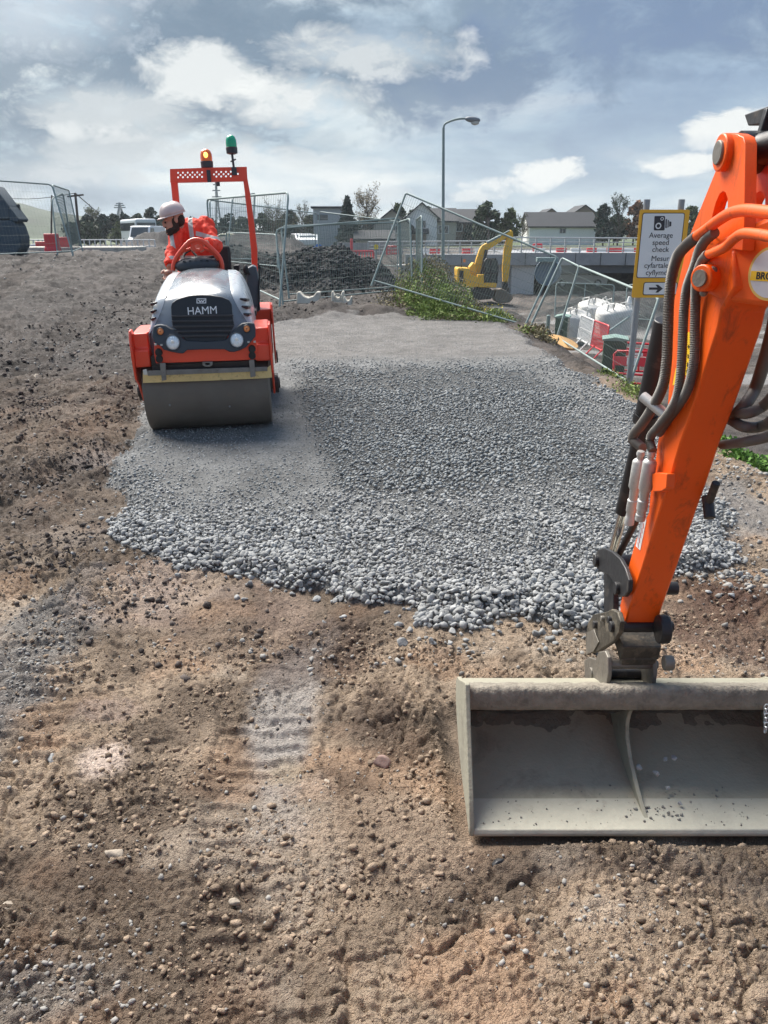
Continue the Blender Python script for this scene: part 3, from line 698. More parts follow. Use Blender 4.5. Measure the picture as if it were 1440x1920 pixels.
# decals on the dipper side
xd = XL - .0012
m = MB(); m.prism([AX(1288, 622, xd), AX(1296, 624, xd), AX(1293, 700, xd), AX(1284, 705, xd)], ext(.001)); m.prism([AX(1267, 690, xd), AX(1271, 692, xd), AX(1268, 722, xd), AX(1261, 722, xd)], ext(.001)); yd = m.build('warning_decal', yellow_d, EX)
m = MB()
for i, (u, v) in enumerate([(1291, 650), (1290, 668), (1289, 684), (1288, 695)]):
    p = AX(u, v, xd - .0008); m.box(p, (.0006, .012, .003), (R(30 * i), 0, 0)); m.box(p, (.0006, .010, .003), (R(30 * i + 70), 0, 0))
m.build('decal_print', black_d, yd)
m = MB(); m.prism([AX(1202, 976, xd), AX(1212, 974, xd), AX(1200, 1032, xd), AX(1192, 1024, xd)], ext(.001)); wd = m.build('stop_decal', white_d, EX)
m = MB(); 
for i in range(5): p = AX(1206 - i * 2.4, 986 + i * 9, xd - .0008); m.box(p, (.0006, .016, .004), (R(65), 0, 0))
m.build('decal_lettering', pmat('red_ink', (.6, .08, .05), .5), wd)
# bucket cylinder in front of the dipper, its rod, and the link work
xc = XL + .052
m = MB(); a1, a2 = AX(1249, 600, xc), AX(1212, 775, xc); m.cyl(a1, a2, .034, n=24); bc = m.build('bucket_cylinder', steel_dark, EX, bevel=.003)
a3 = AX(1168, 960, xc); m = MB(); m.cyl(a2, a3, .026, n=20); m.cyl(a2 - (a2 - a1).normalized() * 0, a2 + (a3 - a2).normalized() * .03, .038, n=24); m.build('cylinder_tube', steel_dark, bc)
m = MB(); m.cyl(a3, AX(1146, 1046, xc), .017, n=18); m.build('cylinder_rod', chrome, bc)
m = MB(); m.cyl(AX(1201, 960, XL + .012), AX(1160, 1040, XL + .012), .011, n=12); m.build('hose_guard', steel_dark, EX)
def plate(px, x, th, mat, name, bev=.003, par=None, holes=()):
    m = MB(); m.prism([AX(u, v, x) for u, v in px], ext(th)); return m.build(name, mat, par or EX, bevel=bev)
lk = [(1121, 1030), (1133, 1028), (1148, 1035), (1162, 1048), (1172, 1066), (1179, 1088), (1178, 1108), (1170, 1119), (1160, 1119), (1152, 1108), (1150, 1092), (1141, 1078), (1128, 1072), (1119, 1066), (1114, 1050)]
plate(lk, XL - .028, .014, steel_dark, 'tipping_link'); plate(lk, XL + WD + .014, .014, steel_dark, 'tipping_link')
def pin(u, v, x0, x1, r, mat, name, par=None):
    p = AX(u, v, x0); m = MB(); m.cyl(p, p + Vector((x1 - x0, 0, 0)), r, n=22); return m.build(name, mat, par or EX, bevel=.002)
pin(1114, 1051, XL - .04, XL + WD + .04, .021, steel_dark, 'link_pin'); pin(1152, 1103, XL - .04, XL + WD + .055, .021, steel_dark, 'link_pin')
plate([(1137, 1066), (1150, 1070), (1150, 1150), (1132, 1150), (1132, 1075)], XL + .01, .02, steel_dark, 'push_rod'); plate([(1137, 1066), (1150, 1070), (1150, 1150), (1132, 1150), (1132, 1075)], XL + .075, .02, steel_dark, 'push_rod')
# quick hitch between dipper and bucket
CP = .735
hp = [(1136, 1147), (1147, 1142), (1158, 1148), (1163, 1166), (1160, 1186), (1148, 1204), (1120, 1222), (1100, 1226), (1097, 1200), (1102, 1168), (1112, 1152)]
hst = pmat('hitch_steel', (.075, .068, .055), .5, metal=.35, var=.5, scale=18, bump=.4, dirt=.42, dirtcol=(.26, .22, .16), dscale=14)
h1 = plate(hp, CP, .016, hst, 'quick_hitch'); plate(hp, CP + .165, .016, hst, 'hitch_side_plate', par=h1)
plate([(1100, 1186), (1113, 1180), (1122, 1204), (1112, 1222), (1098, 1228)], CP - .004, .003, steel_worn, 'worn_cheek', .001, h1)
pc = AX(1150, 1196, CP); 
m = MB(); m.box(AX(1194, 1206, .83), (.125, .10, .055), (R(12), 0, 0)); m.box(AX(1194, 1230, .83), (.11, .06, .03), (R(12), 0, 0)); m.build('hitch_block', hst, h1, bevel=.004)
for u, v, r in ((1112, 1171, .013), (1126, 1160, .010), (1139, 1162, .012), (1143, 1175, .018)): pin(u, v, CP - .012, CP + .19, r, steel_worn if r < .012 else steel_dark, 'hitch_pin', h1)
m = MB(); p = AX(1245, 1180, .875); m.cyl(p - Vector((.02, 0, 0)), p + Vector((.012, 0, 0)), .045, n=24); m.build('hitch_boss', steel_dark, h1, bevel=.004)
# ---- bucket
BK = None
X0, X1 = .268, 1.318
prof = [(1.956, .004), (2.10, .012), (2.20, .022), (2.30, .045), (2.39, .085), (2.45, .130), (2.475, .175), (2.47, .215), (2.43, .25), (2.38, .27), (2.32, .285)]
inn = []
for i, (y, z) in enumerate(prof):
    a = Vector(prof[max(i - 1, 0)]); b = Vector(prof[min(i + 1, len(prof) - 1)]); t_ = (b - a).normalized(); inn.append((y - t_.y * .012, z + t_.x * .012))
m = MB(); m.prism([(X0, y, z) for y, z in prof] + [(X0, y, z) for y, z in reversed(inn)], (X1 - X0, 0, 0)); shell = m.build('bucket', dry_mud_steel, EX, smooth=50)
m = MB(); m.prism([(X0, 1.945, -.002), (X0, 2.09, .008), (X0, 2.088, .0235), (X0, 1.95, .020), (X0, 1.943, .008)], (X1 - X0, 0, 0)); m.build('cutting_edge', pmat('scoured_edge', (.41, .395, .32), .7, var=.2, scale=14, bump=.3, dirt=.25, dirtcol=(.28, .26, .22), dscale=16), shell, bevel=.003)
# mud caked high up inside the bucket, coloured darker to stand for shade
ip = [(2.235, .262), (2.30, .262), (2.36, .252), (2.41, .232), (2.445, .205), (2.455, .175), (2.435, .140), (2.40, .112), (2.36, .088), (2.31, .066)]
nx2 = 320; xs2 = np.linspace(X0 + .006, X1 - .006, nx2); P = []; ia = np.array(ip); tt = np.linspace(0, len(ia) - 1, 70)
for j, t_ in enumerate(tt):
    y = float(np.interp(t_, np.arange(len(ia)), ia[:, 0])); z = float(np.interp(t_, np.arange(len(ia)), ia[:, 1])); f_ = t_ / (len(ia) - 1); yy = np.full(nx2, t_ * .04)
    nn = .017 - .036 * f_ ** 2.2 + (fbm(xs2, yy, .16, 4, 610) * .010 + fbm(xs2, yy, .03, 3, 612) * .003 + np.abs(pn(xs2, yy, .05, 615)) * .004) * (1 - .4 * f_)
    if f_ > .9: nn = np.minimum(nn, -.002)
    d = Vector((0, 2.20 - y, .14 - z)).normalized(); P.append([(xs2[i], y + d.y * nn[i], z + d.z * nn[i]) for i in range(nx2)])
m = MB(); m.grid(P); m.build('caked_mud_painted_shade', pmat('caked_mud_painted_shade', (.16, .15, .122), .95, var=.45, scale=14, bump=1.0, bscale=60, dirt=.2, dirtcol=(.22, .20, .17), dscale=10), shell, smooth=80)
def side_plate(x, nm):
    m = MB(); o_ = [(x, 1.944, -.001), (x, 1.948, .03), (x, 2.01, .12), (x, 2.09, .215), (x, 2.15, .29), (x, 2.185, .345), (x, 2.195, .366), (x, 2.21, .366), (x, 2.33, .302)] + [(x, y + .01, z) for y, z in reversed(prof[1:-1])]
    m.prism(o_, (.015, 0, 0)); return m.build(nm, dry_mud_steel, shell, bevel=.003)
side_plate(X0 - .013, 'side_plate'); side_plate(X1 - .002, 'side_plate')
# mud caked top beam
ny, nx = 22, 300; P = []
xs_ = np.linspace(X0 + .004, X1 - .004, nx); pr = [(2.205, .268), (2.198, .276), (2.196, .30), (2.198, .325), (2.204, .340), (2.22, .345), (2.25, .332), (2.29, .313), (2.325, .295), (2.33, .28), (2.30, .262), (2.24, .262), (2.205, .268)]
for j, (y, z) in enumerate(pr):
    cy, cz = 2.255, .295; row = []
    top = 1 if 2 < j < 10 else .25
    nn = fbm(xs_ + j * .013, np.full(nx, y * 3 + z * 4), .05, 4, 500) * .006 * top + np.abs(pn(xs_, np.full(nx, j * .02), .018, 510)) * .004 * top
    for i in range(nx):
        d = Vector((0, y - cy, z - cz)).normalized(); row.append((xs_[i], y + d.y * nn[i], z + d.z * nn[i]))
    P.append(row)
P[-1] = P[0]
m = MB(); m.grid(P); m.build('top_beam', crust_m, shell, smooth=80)
# curved stiffening rib
rf = [(2.215, .275), (2.245, .23), (2.255, .185), (2.24, .14), (2.19, .095), (2.10, .052), (2.02, .026), (1.985, .018)]
xr = .793
m = MB(); m.prism([(xr, y, z) for y, z in rf] + [(xr, y, z) for y, z in [(2.10, .02), (2.30, .055), (2.40, .10), (2.455, .16), (2.455, .22), (2.38, .26), (2.30, .275)]], (.013, 0, 0)); m.build('stiffening_rib', dry_mud_steel, shell, bevel=.002)
# bucket ears and hitch pins
def ear2(x):
    o_ = [AX(u, v, .742) for u, v in [(1102, 1238), (1112, 1232), (1124, 1236), (1130, 1222), (1142, 1220), (1147, 1232), (1148, 1262), (1144, 1290), (1122, 1296), (1104, 1272)]]
    d = Vector((x - .742, 0, 0)); m = MB(); m.prism([p + d for p in o_], (.014, 0, 0)); return m.build('bucket_ear', steel_worn, shell, bevel=.003)
ear2(.728); ear2(.876)
pin(1139, 1246, .735, .90, .014, steel_worn, 'bucket_pin', shell); pin(1128, 1264, .745, .895, .017, steel_dark, 'bucket_pin', shell)
pin(1106, 1262, .722, .735, .02, steel_worn, 'bucket_pin_head', shell); 
p = AX(1244, 1243, .885); m = MB(); m.cyl(p, p + Vector((.03, 0, 0)), .024, n=20); m.build('bucket_pin_head', steel_worn, shell, bevel=.003)
m = MB()
for i in range(6):
    c = AZ(1437 - (i % 2) * 2, 1326 + i * 8.5, 2.44 - i * .01); ax = Vector((0, 1, 0)) if i % 2 else Vector((1, 0, 0)); b2 = Vector((0, 0, 1))
    m.tube([c + ax * math.cos(k * math.pi / 5) * .006 + b2 * math.sin(k * math.pi / 5) * .010 for k in range(10)], .0025, 6, closed=True)
m.build('lifting_chain', galv, shell)
# mud smears and stones lying in the bucket
g = np.random.default_rng(77); n = 170; xs_ = g.uniform(X0 + .03, X1 - .03, n); ys_ = g.uniform(1.965, 2.14, n); cl = (np.abs(xs_ - .86) < .12) & (g.random(n) < .0); rr = .0015 + .0045 * g.random(n) ** 3
xs_ = np.concatenate([xs_, g.normal(.84, .035, 26)]); ys_ = np.concatenate([ys_, g.uniform(1.98, 2.05, 26)]); rr = np.concatenate([rr, g.uniform(.003, .008, 26)])
o = stones('mud_crumbs', xs_, ys_, np.interp(ys_, [1.956, 2.1, 2.2], [.021, .0245, .036]) + rr * .2, rr, pmat('grey_mud', (.17, .165, .15), .95, island=.3), 1, seed=78); tag(o, 'small grey mud crumbs on the floor of the grading bucket', 'mud crumbs', kind='stuff')
def pebble(u, v, x, r, lab, mat=stone_m, name='pebble', grp=None, p=None, cat='pebble'):
    q = p if p is not None else Vector((x, 0, 0))
    bm = bmesh.new(); bmesh.ops.create_icosphere(bm, subdivisions=3, radius=1); g2 = random.Random(int(u * 7 + v))
    cuts = [(Vector((g2.gauss(0, 1), g2.gauss(0, 1), g2.gauss(0, 1))).normalized(), g2.uniform(.45, .85)) for _ in range(11)]
    for vt in bm.verts:
        for n_, d in cuts:
            s = vt.co.dot(n_)
            if s > d: vt.co -= n_ * (s - d)
        vt.co += vt.co.normalized() * g2.uniform(-.02, .02)
        vt.co = Vector((vt.co.x * r * 1.15, vt.co.y * r * .95, vt.co.z * r * .8))
    me = bpy.data.meshes.new(name); bm.to_mesh(me); bm.free(); me.shade_smooth(); me.materials.append(mat)
    o = bpy.data.objects.new(name, me); COL.objects.link(o); o.location = q; o.rotation_euler = (g2.uniform(-.3, .3), g2.uniform(-.3, .3), g2.uniform(0, 6)); tag(o, lab, cat, grp); return o
for (u, v, z, r, lab) in [(1264, 1421, .105, .013, 'largest rounded pebble inside the grading bucket, right of its curved rib'), (1248, 1424, .10, .009, 'small pebble just left of the largest pebble in the bucket'),
                          (1230, 1450, .072, .012, 'pebble lower than the largest one and left of it in the bucket'), (1197, 1438, .085, .012, 'pebble touching the right side of the curved rib in the bucket'),
                          (1252, 1477, .05, .008, 'small flat pebble halfway down the bucket floor right of the rib'), (1275, 1507, .034, .009, 'dark pebble near the cutting edge, furthest right of the rib')]:
    pebble(u, v, 0, r, lab, p=G(u, v, z), grp='pebbles in the grading bucket')
sand_stone = pmat('sandstone_rock', (.34, .29, .23), .9, var=.3, scale=12, bump=.6, bscale=60)
for (u, v, r, mat, lab) in [(66, 712, .085, sand_stone, 'pale angular rock on the dark soil left of the roller'), (98, 1422, .024, stone_m, 'grey stone on the soil beside the pale pink patch'), (18, 1700, .022, sand_stone, 'buff stone at the left edge near the bottom of the picture'),
                            (215, 1605, .032, sand_stone, 'brown angular rock half sunk in dark crumbly soil at lower left'), (1118, 738, .075, sand_stone, 'brown rock on the soil bank beside the speed check sign post'), (55, 1155, .035, sand_stone, 'rounded brown rock on the soil at left below the stone pad'),
                            (520, 1368, .008, steel_dark, 'tiny dark pebble on the dusty grey patch'), (715, 1430, .03, pmat('pink_stone', (.28, .19, .16), .9, bump=.5), 'flat pinkish stone sunk in the smooth soil left of the bucket'), (440, 1690, .015, sand_stone, 'small buff stone among crumbs near the bottom centre left'),
                            (1290, 1668, .006, yellow_d, 'scrap of yellow litter on the soil below the bucket'), (935, 1620, .02, steel_dark, 'dark scrap on the soil just below the bucket corner'), (610, 1475, .028, sand_stone, 'long buff stone in the trodden soil left of the bucket corner'), (185, 745, .04, sand_stone, 'small pale rock on dark soil just left of the roller drum')]:
    p = G(u, v, 0); p = G(u, v, hz(p.x, p.y) + r * .12); pebble(u, v, 0, r, lab, mat, 'rock', p=p, cat='rock')

# the machine itself, behind and beside the place the picture is taken from
m = MB(); m.box((.35, -1.35, .95), (1.75, 1.9, .5)); m.build('upper_structure', orange, EX, bevel=.06)
m = MB(); m.box((.95, -.95, 1.45), (.5, 1.1, .7)); m.build('engine_cover', orange, EX, bevel=.08)
m = MB(); m.prism([(-.62, -2.0, 1.2), (-.62, -.55, 1.2), (-.62, -.5, 1.9), (-.62, -.75, 2.55), (-.62, -1.95, 2.55)], (1.15, 0, 0)); m.build('cab', steel_dark, EX, bevel=.05)
for x in (-.75, .85): m = MB(); m.prism([(x, -2.3, .05), (x, -2.45, .25), (x, -2.3, .48), (x, -.5, .48), (x, -.35, .25), (x, -.5, .05)], (.32, 0, 0)); m.build('crawler_track', pmat('track_rubber', (.03, .03, .03), .85, dirt=.5), EX, bevel=.03)
m = MB(); m.bar(far_a + Vector((.13, -.85, .2)), (.75, -1.0, 1.3), .16, .26); m.build('boom_foot', orange, EX, bevel=.01)
# ---------------------------------------------------------------- tandem roller
red = pmat('roller_orange_red', (.78, .065, .025), .38, var=.08, scale=3, bump=.04, dirt=.12, dirtcol=(.25, .10, .07), dscale=8, coat=.25)
drum_m = pmat('drum_steel', (.135, .118, .098), .55, metal=.12, var=.35, scale=4, bump=.1, dirt=.5, dirtcol=(.15, .135, .115), dscale=3.5)
hood_m = pmat('slate_hood_paint', (.15, .175, .20), .25, var=.06, scale=2, bump=0, coat=.6)
side_m = pmat('silver_side_panel', (.48, .51, .53), .3, var=.06, bump=0, coat=.4)
mask_m = pmat('dark_front_plastic', (.035, .042, .052), .5, var=.15, bump=.1, bscale=200)
grille_m = pmat('grille_black', (.012, .013, .016), .4, var=.1)
slat_m = pmat('grille_slat', (.035, .04, .05), .35)
rubber = pmat('black_rubber', (.02, .02, .02), .7)
pale_yellow = pmat('scraper_yellow', (.78, .62, .30), .6, var=.15, scale=12, dirt=.28, dirtcol=(.12, .10, .08), dscale=18)
lamp_glass = pmat('lamp_glass', (.75, .78, .78), .12, metal=.6, var=.3, scale=60, bump=.5, bscale=180)
amber_g = pmat('amber_lens', (.75, .25, .08), .25, var=.1)
rc = G(401, 797, .075)
YAW, ROLL = R(8), R(-1.9)
RO = thing('road_roller', 'orange-red and grey tandem road roller with its front drum on the fresh stone', 'road roller', (0, 0, 0), world=False)
RO.location = rc; RO.rotation_euler = (0, ROLL, YAW); RO.scale = (.885, .97, .97)
RM = Matrix.Translation(rc) @ Euler((0, ROLL, YAW)).to_matrix().to_4x4() @ Matrix.Diagonal((.885, .97, .97, 1)); RMi = RM.inverted()
def LP(u, v, y, sl=0.0, z0=0.0):          # local point on the plane y + sl*(z-z0)
    o = RMi @ Vector((0, 0, EYE)); d = (RMi.to_3x3() @ ray(u, v))
    t_ = (y - o.y + sl * (o.z - z0)) / (d.y - sl * d.z); return o + d * t_
def Z2(x, y): return (230 + x / 4.235, 480 + y / 4.235)
def Z1(x, y): return (230 + x / 4.235, 230 + y / 4.235)
def pz(px, y, ext_, name, mat, par, bev=.004, sl=0, z0=0, holes=(), f=Z2):
    m = MB(); m.prism([LP(*f(a, b), y, sl, z0) for a, b in px], ext_, [[LP(*f(a, b), y, sl, z0) for a, b in h] for h in holes]); return m.build(name, mat, par, bevel=bev)
def drum(yc, xo, name):
    m = MB(); w_ = .6; m.lathe([(.02, -w_ + .05), (.29, -w_ + .05), (.325, -w_ + .01), (.348, -w_), (.36, -w_ + .014), (.36, w_ - .014), (.348, w_), (.325, w_ - .01), (.29, w_ - .05), (.02, w_ - .05)], (xo, yc, .36), (1, 0, 0), 96)
    return m.build(name, drum_m, RO, smooth=40)
fd = drum(0, 0, 'front_drum')
for u, v in ((374, 1185), (850, 1195)): m = MB(); m.ell(LP(*Z2(u, v), -.355, 0), .010, n=8, m=6); m.build('stuck_stone', stone_m, fd)
drum(1.72, .05, 'rear_drum')
# yokes
for s in (-1, 1):
    x = s * .638
    m = MB(); m.prism([(x - .011, y, z) for y, z in [(-.30, .94), (-.37, .93), (-.405, .86), (-.42, .72), (-.38, .52), (-.25, .45), (-.1, .28), (.1, .28), (.25, .45), (.42, .55), (.40, .86), (.25, .90), (-.2, .88)]], (.022, 0, 0)); y_ = m.build('yoke_plate', red, RO, bevel=.006)
    m = MB(); m.cyl((x + s * .012, 0, .36), (x + s * .05, 0, .36), .09, n=20); m.cyl((x + s * .05, 0, .36), (x + s * .065, 0, .36), .05, n=20); m.build('drum_hub', steel_dark, y_, bevel=.003)
    x0, x1 = sorted((s * .49, s * .63))
    m = MB(); m.prism([(x0, y, z) for y, z in [(-.36, .62), (-.37, .76), (-.33, .78), (-.33, .90), (-.05, .92), (.2, .92), (.2, .62)]], (x1 - x0, 0, 0)); m.build('yoke_box', red, RO, bevel=.01)
    # rear fender boxes seen beyond
    xo = .04
    m = MB(); m.prism([(x - .011 + xo, y, z) for y, z in [(1.30, .98), (1.22, .97), (1.16, .90), (1.15, .6), (1.3, .45), (1.6, .3), (1.85, .3), (2.1, .45), (2.2, .7), (2.15, .92)]], (.022, 0, 0)); y_ = m.build('rear_yoke_plate', red, RO, bevel=.006)
    m = MB(); m.cyl((x + xo + s * .012, 1.72, .36), (x + xo + s * .03, 1.72, .36), .07, n=20); m.build('drum_hub', steel_dark, y_)
m = MB(); m.box((.06, 1.75, .84), (1.22, .95, .16)); m.box((.06, 1.32, .62), (1.2, .05, .34)); m.box((.03, .95, .50), (.4, .7, .3)); m.build('rear_frame', red, RO, bevel=.012)
m = MB(); m.box((0, .05, .60), (.96, .80, .22)); m.box((0, -.36, .56), (.96, .02, .14)); m.box((0, .72, .72), (.7, .5, .3)); m.build('chassis', grille_m, RO)
m = MB(); m.box((.02, 1.05, .93), (.98, .62, .05)); m.build('platform', steel_dark, RO, bevel=.004)
pz([(250, 640), (1060, 632), (1068, 822), (1002, 826), (930, 829), (850, 832), (300, 851), (264, 853), (250, 790)], -.415, (0, .05, 0), 'front_crossbeam', red, RO, .006)
# scraper and its holder
m = MB(); P = []
for (a, b) in [((160, 925), (160, 1010)), ((195, 940), (190, 1008)), ((700, 915), (700, 990)), ((1145, 890), (1145, 970)), ((1175, 868), (1187, 965))]: P.append((LP(*Z2(*a), -.415), LP(*Z2(*b), -.375)))
vs = [p for q in P for p in q] + [p + Vector((0, .012, 0)) for q in P for p in q]; n = len(P)
fs = [(2 * i, 2 * i + 2, 2 * i + 3, 2 * i + 1) for i in range(n - 1)] + [(2 * i + 2 * n, 2 * i + 1 + 2 * n, 2 * i + 3 + 2 * n, 2 * i + 2 + 2 * n) for i in range(n - 1)] + [(2 * i, 2 * i + 2 * n, 2 * i + 2 + 2 * n, 2 * i + 2) for i in range(n - 1)] + [(2 * i + 1, 2 * i + 3, 2 * i + 3 + 2 * n, 2 * i + 1 + 2 * n) for i in range(n - 1)] + [(0, 1, 1 + 2 * n, 2 * n), (2 * n - 2, 4 * n - 2, 4 * n - 1, 2 * n - 1)]
m.add(vs, fs); sc_ = m.build('scraper', pale_yellow, RO, bevel=.002)
br = pmat('scraper_bracket', (.21, .205, .19), .55, metal=.3, var=.3, scale=20, dirt=.3)
pz([(195, 912), (345, 908), (345, 905), (1150, 880), (1150, 914), (200, 952)], -.432, (0, .012, 0), 'scraper_bar', br, sc_, .002)
pz([(160, 905), (188, 900), (195, 925), (200, 945), (165, 945)], -.43, (0, .02, 0), 'scraper_end', pmat('end_white', (.6, .58, .52), .6), sc_, .003)
for q in ([(293, 850), (340, 850), (347, 985), (312, 992)], [(1003, 825), (1043, 825), (1057, 955), (1015, 965)]): pz(q, -.447, (0, .012, 0), 'scraper_bracket', br, sc_, .002)
for a, b in ((235, 935), (420, 932), (467, 928), (610, 922), (752, 916), (937, 906), (1030, 903), (1112, 900), (320, 932), (325, 965)): p = LP(*Z2(a, b), -.446 if a not in (320, 325, 1030) else -.46); m = MB(); m.cyl(p, p + Vector((0, -.01, 0)), .011, n=6); m.build('bolt', br, sc_)
pz([(630, 842), (715, 840), (712, 868), (690, 880), (655, 880), (634, 868)], -.44, (0, .03, 0), 'tow_eye', br, RO, .003, holes=[[(655, 850), (692, 849), (690, 864), (672, 869), (657, 864)]])
for a, b in ((287, 765), (291, 817), (1027, 738), (1029, 790)):
    p = LP(*Z2(a, b), -.417); m = MB(); m.lathe([(.0, -.030), (.018, -.030), (.018, -.022), (.031, -.022), (.034, 0)], p, (0, 1, 0), 20); m.build('rubber_buffer', rubber, RO)
# hood shell
rw = [(-.36, .67, .47), (-.36, .78, .49), (-.35, .88, .485), (-.32, .98, .41), (-.28, 1.08, .355), (-.22, 1.155, .325), (-.15, 1.215, .305), (.05, 1.27, .29), (.35, 1.335, .27), (.62, 1.375, .255), (.80, 1.385, .245), (.82, 1.30, .245)]
P = []
for i, (y, z, w_) in enumerate(rw):
    top = sst(3, 7, np.array(float(i))); row = []
    for j in range(21):
        s = (j - 10) / 10; row.append((w_ * s, y + (1 - top) * .10 * abs(s) ** 3.2, z - top * .035 * abs(s) ** 3))
    P.append(row)
m = MB(); m.grid(P); hood = m.build('hood', hood_m, RO, smooth=50)
md = hood.modifiers.new('sub', 'SUBSURF'); md.levels = 1; md.render_levels = 1
for s in (-1, 1):
    Q = []
    for i, row in enumerate(P[1:-1]):
        e = Vector(row[-1] if s > 0 else row[0]); f_ = i / (len(P) - 3); bt = Vector((s * .50, -.28 + 1.11 * f_, .68)); r_ = []
        for k in range(10):
            t_ = (k / 9) ** 2.2; p = e.lerp(bt, t_); p.x = e.x + (bt.x - e.x) * t_ ** .24 + s * .025 * math.sin(math.pi * t_); r_.append(p)
        Q.append(r_)
    m = MB(); m.grid(Q); sp2 = m.build('side_panel', side_m, RO, smooth=60); sp2['_s'] = s
    for q in range(3):
        z = 1.135 - .062 * q; m = MB(); m.tube([Vector((s * (.385 + .012 * q), -.205 - .02 * q, z + .006)), Vector((s * (.435 + .006 * q), -.18 - .02 * q, z - .006)), Vector((s * (.455 + .005 * q), -.10, z - .014)), Vector((s * (.462 + .005 * q), .02, z - .018))], [.008, .015, .014, .006], 8); m.build('vent_slot', grille_m, sp2)
# dark front mask with lamp pods
sl_ = .30
def FP(a, b, off=0.0): return LP(*Z2(a, b), -.475 - off, sl_, .72)
mk = [(235, 640), (238, 590), (245, 560), (270, 548), (300, 545), (340, 552), (378, 575), (430, 598), (462, 625), (480, 655), (500, 672), (660, 682), (815, 668), (835, 650), (850, 620), (880, 590), (920, 555), (950, 535), (1000, 528), (1045, 536), (1055, 580), (1056, 640), (1010, 690), (980, 725), (930, 750), (885, 763), (848, 762), (808, 742), (660, 742), (512, 748), (480, 776), (440, 772), (385, 762), (325, 745), (300, 715), (255, 700)]
m = MB(); m.prism([FP(a, b) for a, b in mk], (0, .055, 0)); mask = m.build('front_mask', mask_m, RO, bevel=.008)
m = MB(); m.prism([FP(a, b) + Vector((0, .012, 0)) for a, b in [(382, 402), (392, 372), (430, 345), (520, 318), (600, 310), (700, 314), (790, 328), (845, 352), (866, 388), (872, 480), (886, 556), (850, 610), (818, 668), (660, 684), (500, 672), (470, 640), (440, 600), (395, 560), (386, 480)]], (0, .05, 0)); gp_ = m.build('grille_panel', grille_m, RO, bevel=.004)
m = MB()
for i, b in enumerate((478, 520, 562, 600, 637)):
    a0 = 388 + i * 2 + (18 if i > 2 else 0) + (25 if i > 3 else 0); a1 = 880 - (22 if i > 2 else 0) - (22 if i > 3 else 0)
    m.bar(FP(a0, b, -.004), FP(a1, b - 6, -.004), .024, .012)
m.build('grille_slats', slat_m, gp_)
c = FP(632, 436, -.010); tx = Vector((1, 0, 0)); ty = Vector((0, sl_, 1)).normalized()
tz = text_mesh('maker_lettering', 'HAMM', .092, pmat('letter_white', (.80, .80, .80), .5, var=.02), gp_, frame_matrix(c, tx, ty), .0015, bold=0, sx=1.02)
def rect(a0, b0, a1, b1, off): return [FP(a0, b0, off), FP(a1, b0, off), FP(a1, b1, off), FP(a0, b1, off)]
m = MB(); m.prism(rect(587, 337, 663, 376, -.009), (0, .003, 0), [rect(593, 343, 657, 370, -.009)]); 
zz = [FP(a, b, -.009) for a, b in [(597, 347), (607, 347), (615, 361), (622, 352), (630, 352), (637, 361), (645, 347), (655, 347), (640, 368), (634, 368), (626, 359), (618, 368), (612, 368)]]; m.prism(zz, (0, .003, 0)); m.build('maker_badge', MATS['letter_white'], gp_)
def lamp(a, b, r, nm, mat):
    c = FP(a, b); nrm = Vector((0, -1, sl_)).normalized()
    m = MB(); m.lathe([(r * 1.12, -.01), (r * 1.14, .008), (r * 1.02, .012), (r, .004)], c, nrm, 36); q = m.build(nm, mask_m, RO)
    m = MB(); m.lathe([(r, .003), (r * .8, .010), (r * .45, .015), (0, .017)], c, nrm, 36); m.build('lens', mat, q)
    m = MB(); m.ell(c + nrm * .015, (r * .28, .006, r * .28), n=14, m=8); m.build('bulb', pmat('bulb_glass', (.9, .85, .75), .15) if r > .05 else pmat('bulb_amber', (.35, .14, .06), .3), q)
lamp(398, 687, .062, 'headlight', lamp_glass); lamp(907, 668, .062, 'headlight', lamp_glass)
lamp(300, 600, .030, 'indicator', amber_g); lamp(985, 578, .030, 'indicator', amber_g)
for a, b in ((262, 702), (310, 705), (1000, 682), (1048, 680)): m = MB(); m.box(FP(a, b, -.0), (.02, .04, .012)); m.build('mask_clip', zinc, mask)
# grab bars, wheel, dash
def tubeL(px, y, r, nm, mat, par=RO, f=Z1, n=12, sm=True):
    p = [LP(*f(a, b), y) for a, b in px]; m = MB(); m.tube(curve(p, 6) if sm else p, r, n); return m.build(nm, mat, par)
tubeL([(400, 1175), (405, 1130), (428, 1070), (480, 1000), (530, 948), (570, 932), (610, 934), (650, 952), (710, 1005), (762, 1060), (785, 1110), (792, 1175)], .88, .024, 'grab_bar', red)
pz([(535, 985), (555, 950), (610, 945), (645, 975), (640, 1010), (600, 1025), (555, 1020)], .875, (0, .02, 0), 'grab_bar_plate', red, RO, .004, f=Z1, holes=[[(570, 975), (600, 965), (622, 982), (610, 1000), (580, 1000)]])
tubeL([(430, 1090), (470, 1030), (540, 1000)], .90, .014, 'brace_bar', red); tubeL([(640, 995), (710, 1030), (760, 1090)], .90, .014, 'brace_bar', red)
m = MB(); c = LP(*Z1(612, 1065), 1.02); ca, sa = math.cos(R(28)), math.sin(R(28))
m.tube([c + Vector((math.cos(k * math.pi / 16) * .175, math.sin(k * math.pi / 16) * .175 * ca, math.sin(k * math.pi / 16) * .175 * sa)) for k in range(32)], .014, 10, closed=True)
for k in (0, 11, 21): m.tube([c - Vector((0, 0, .03)), c + Vector((math.cos(k * math.pi / 16) * .175, math.sin(k * math.pi / 16) * .175 * ca, math.sin(k * math.pi / 16) * .175 * sa))], .012, 8)
m.cyl(c - Vector((0, .03, .2)), c, .035, .045, 16); m.build('steering_wheel', rubber, RO)
c = LP(*Z1(590, 1135), .88); m = MB(); m.ell(c, (.235, .10, .085), n=28, m=12); 
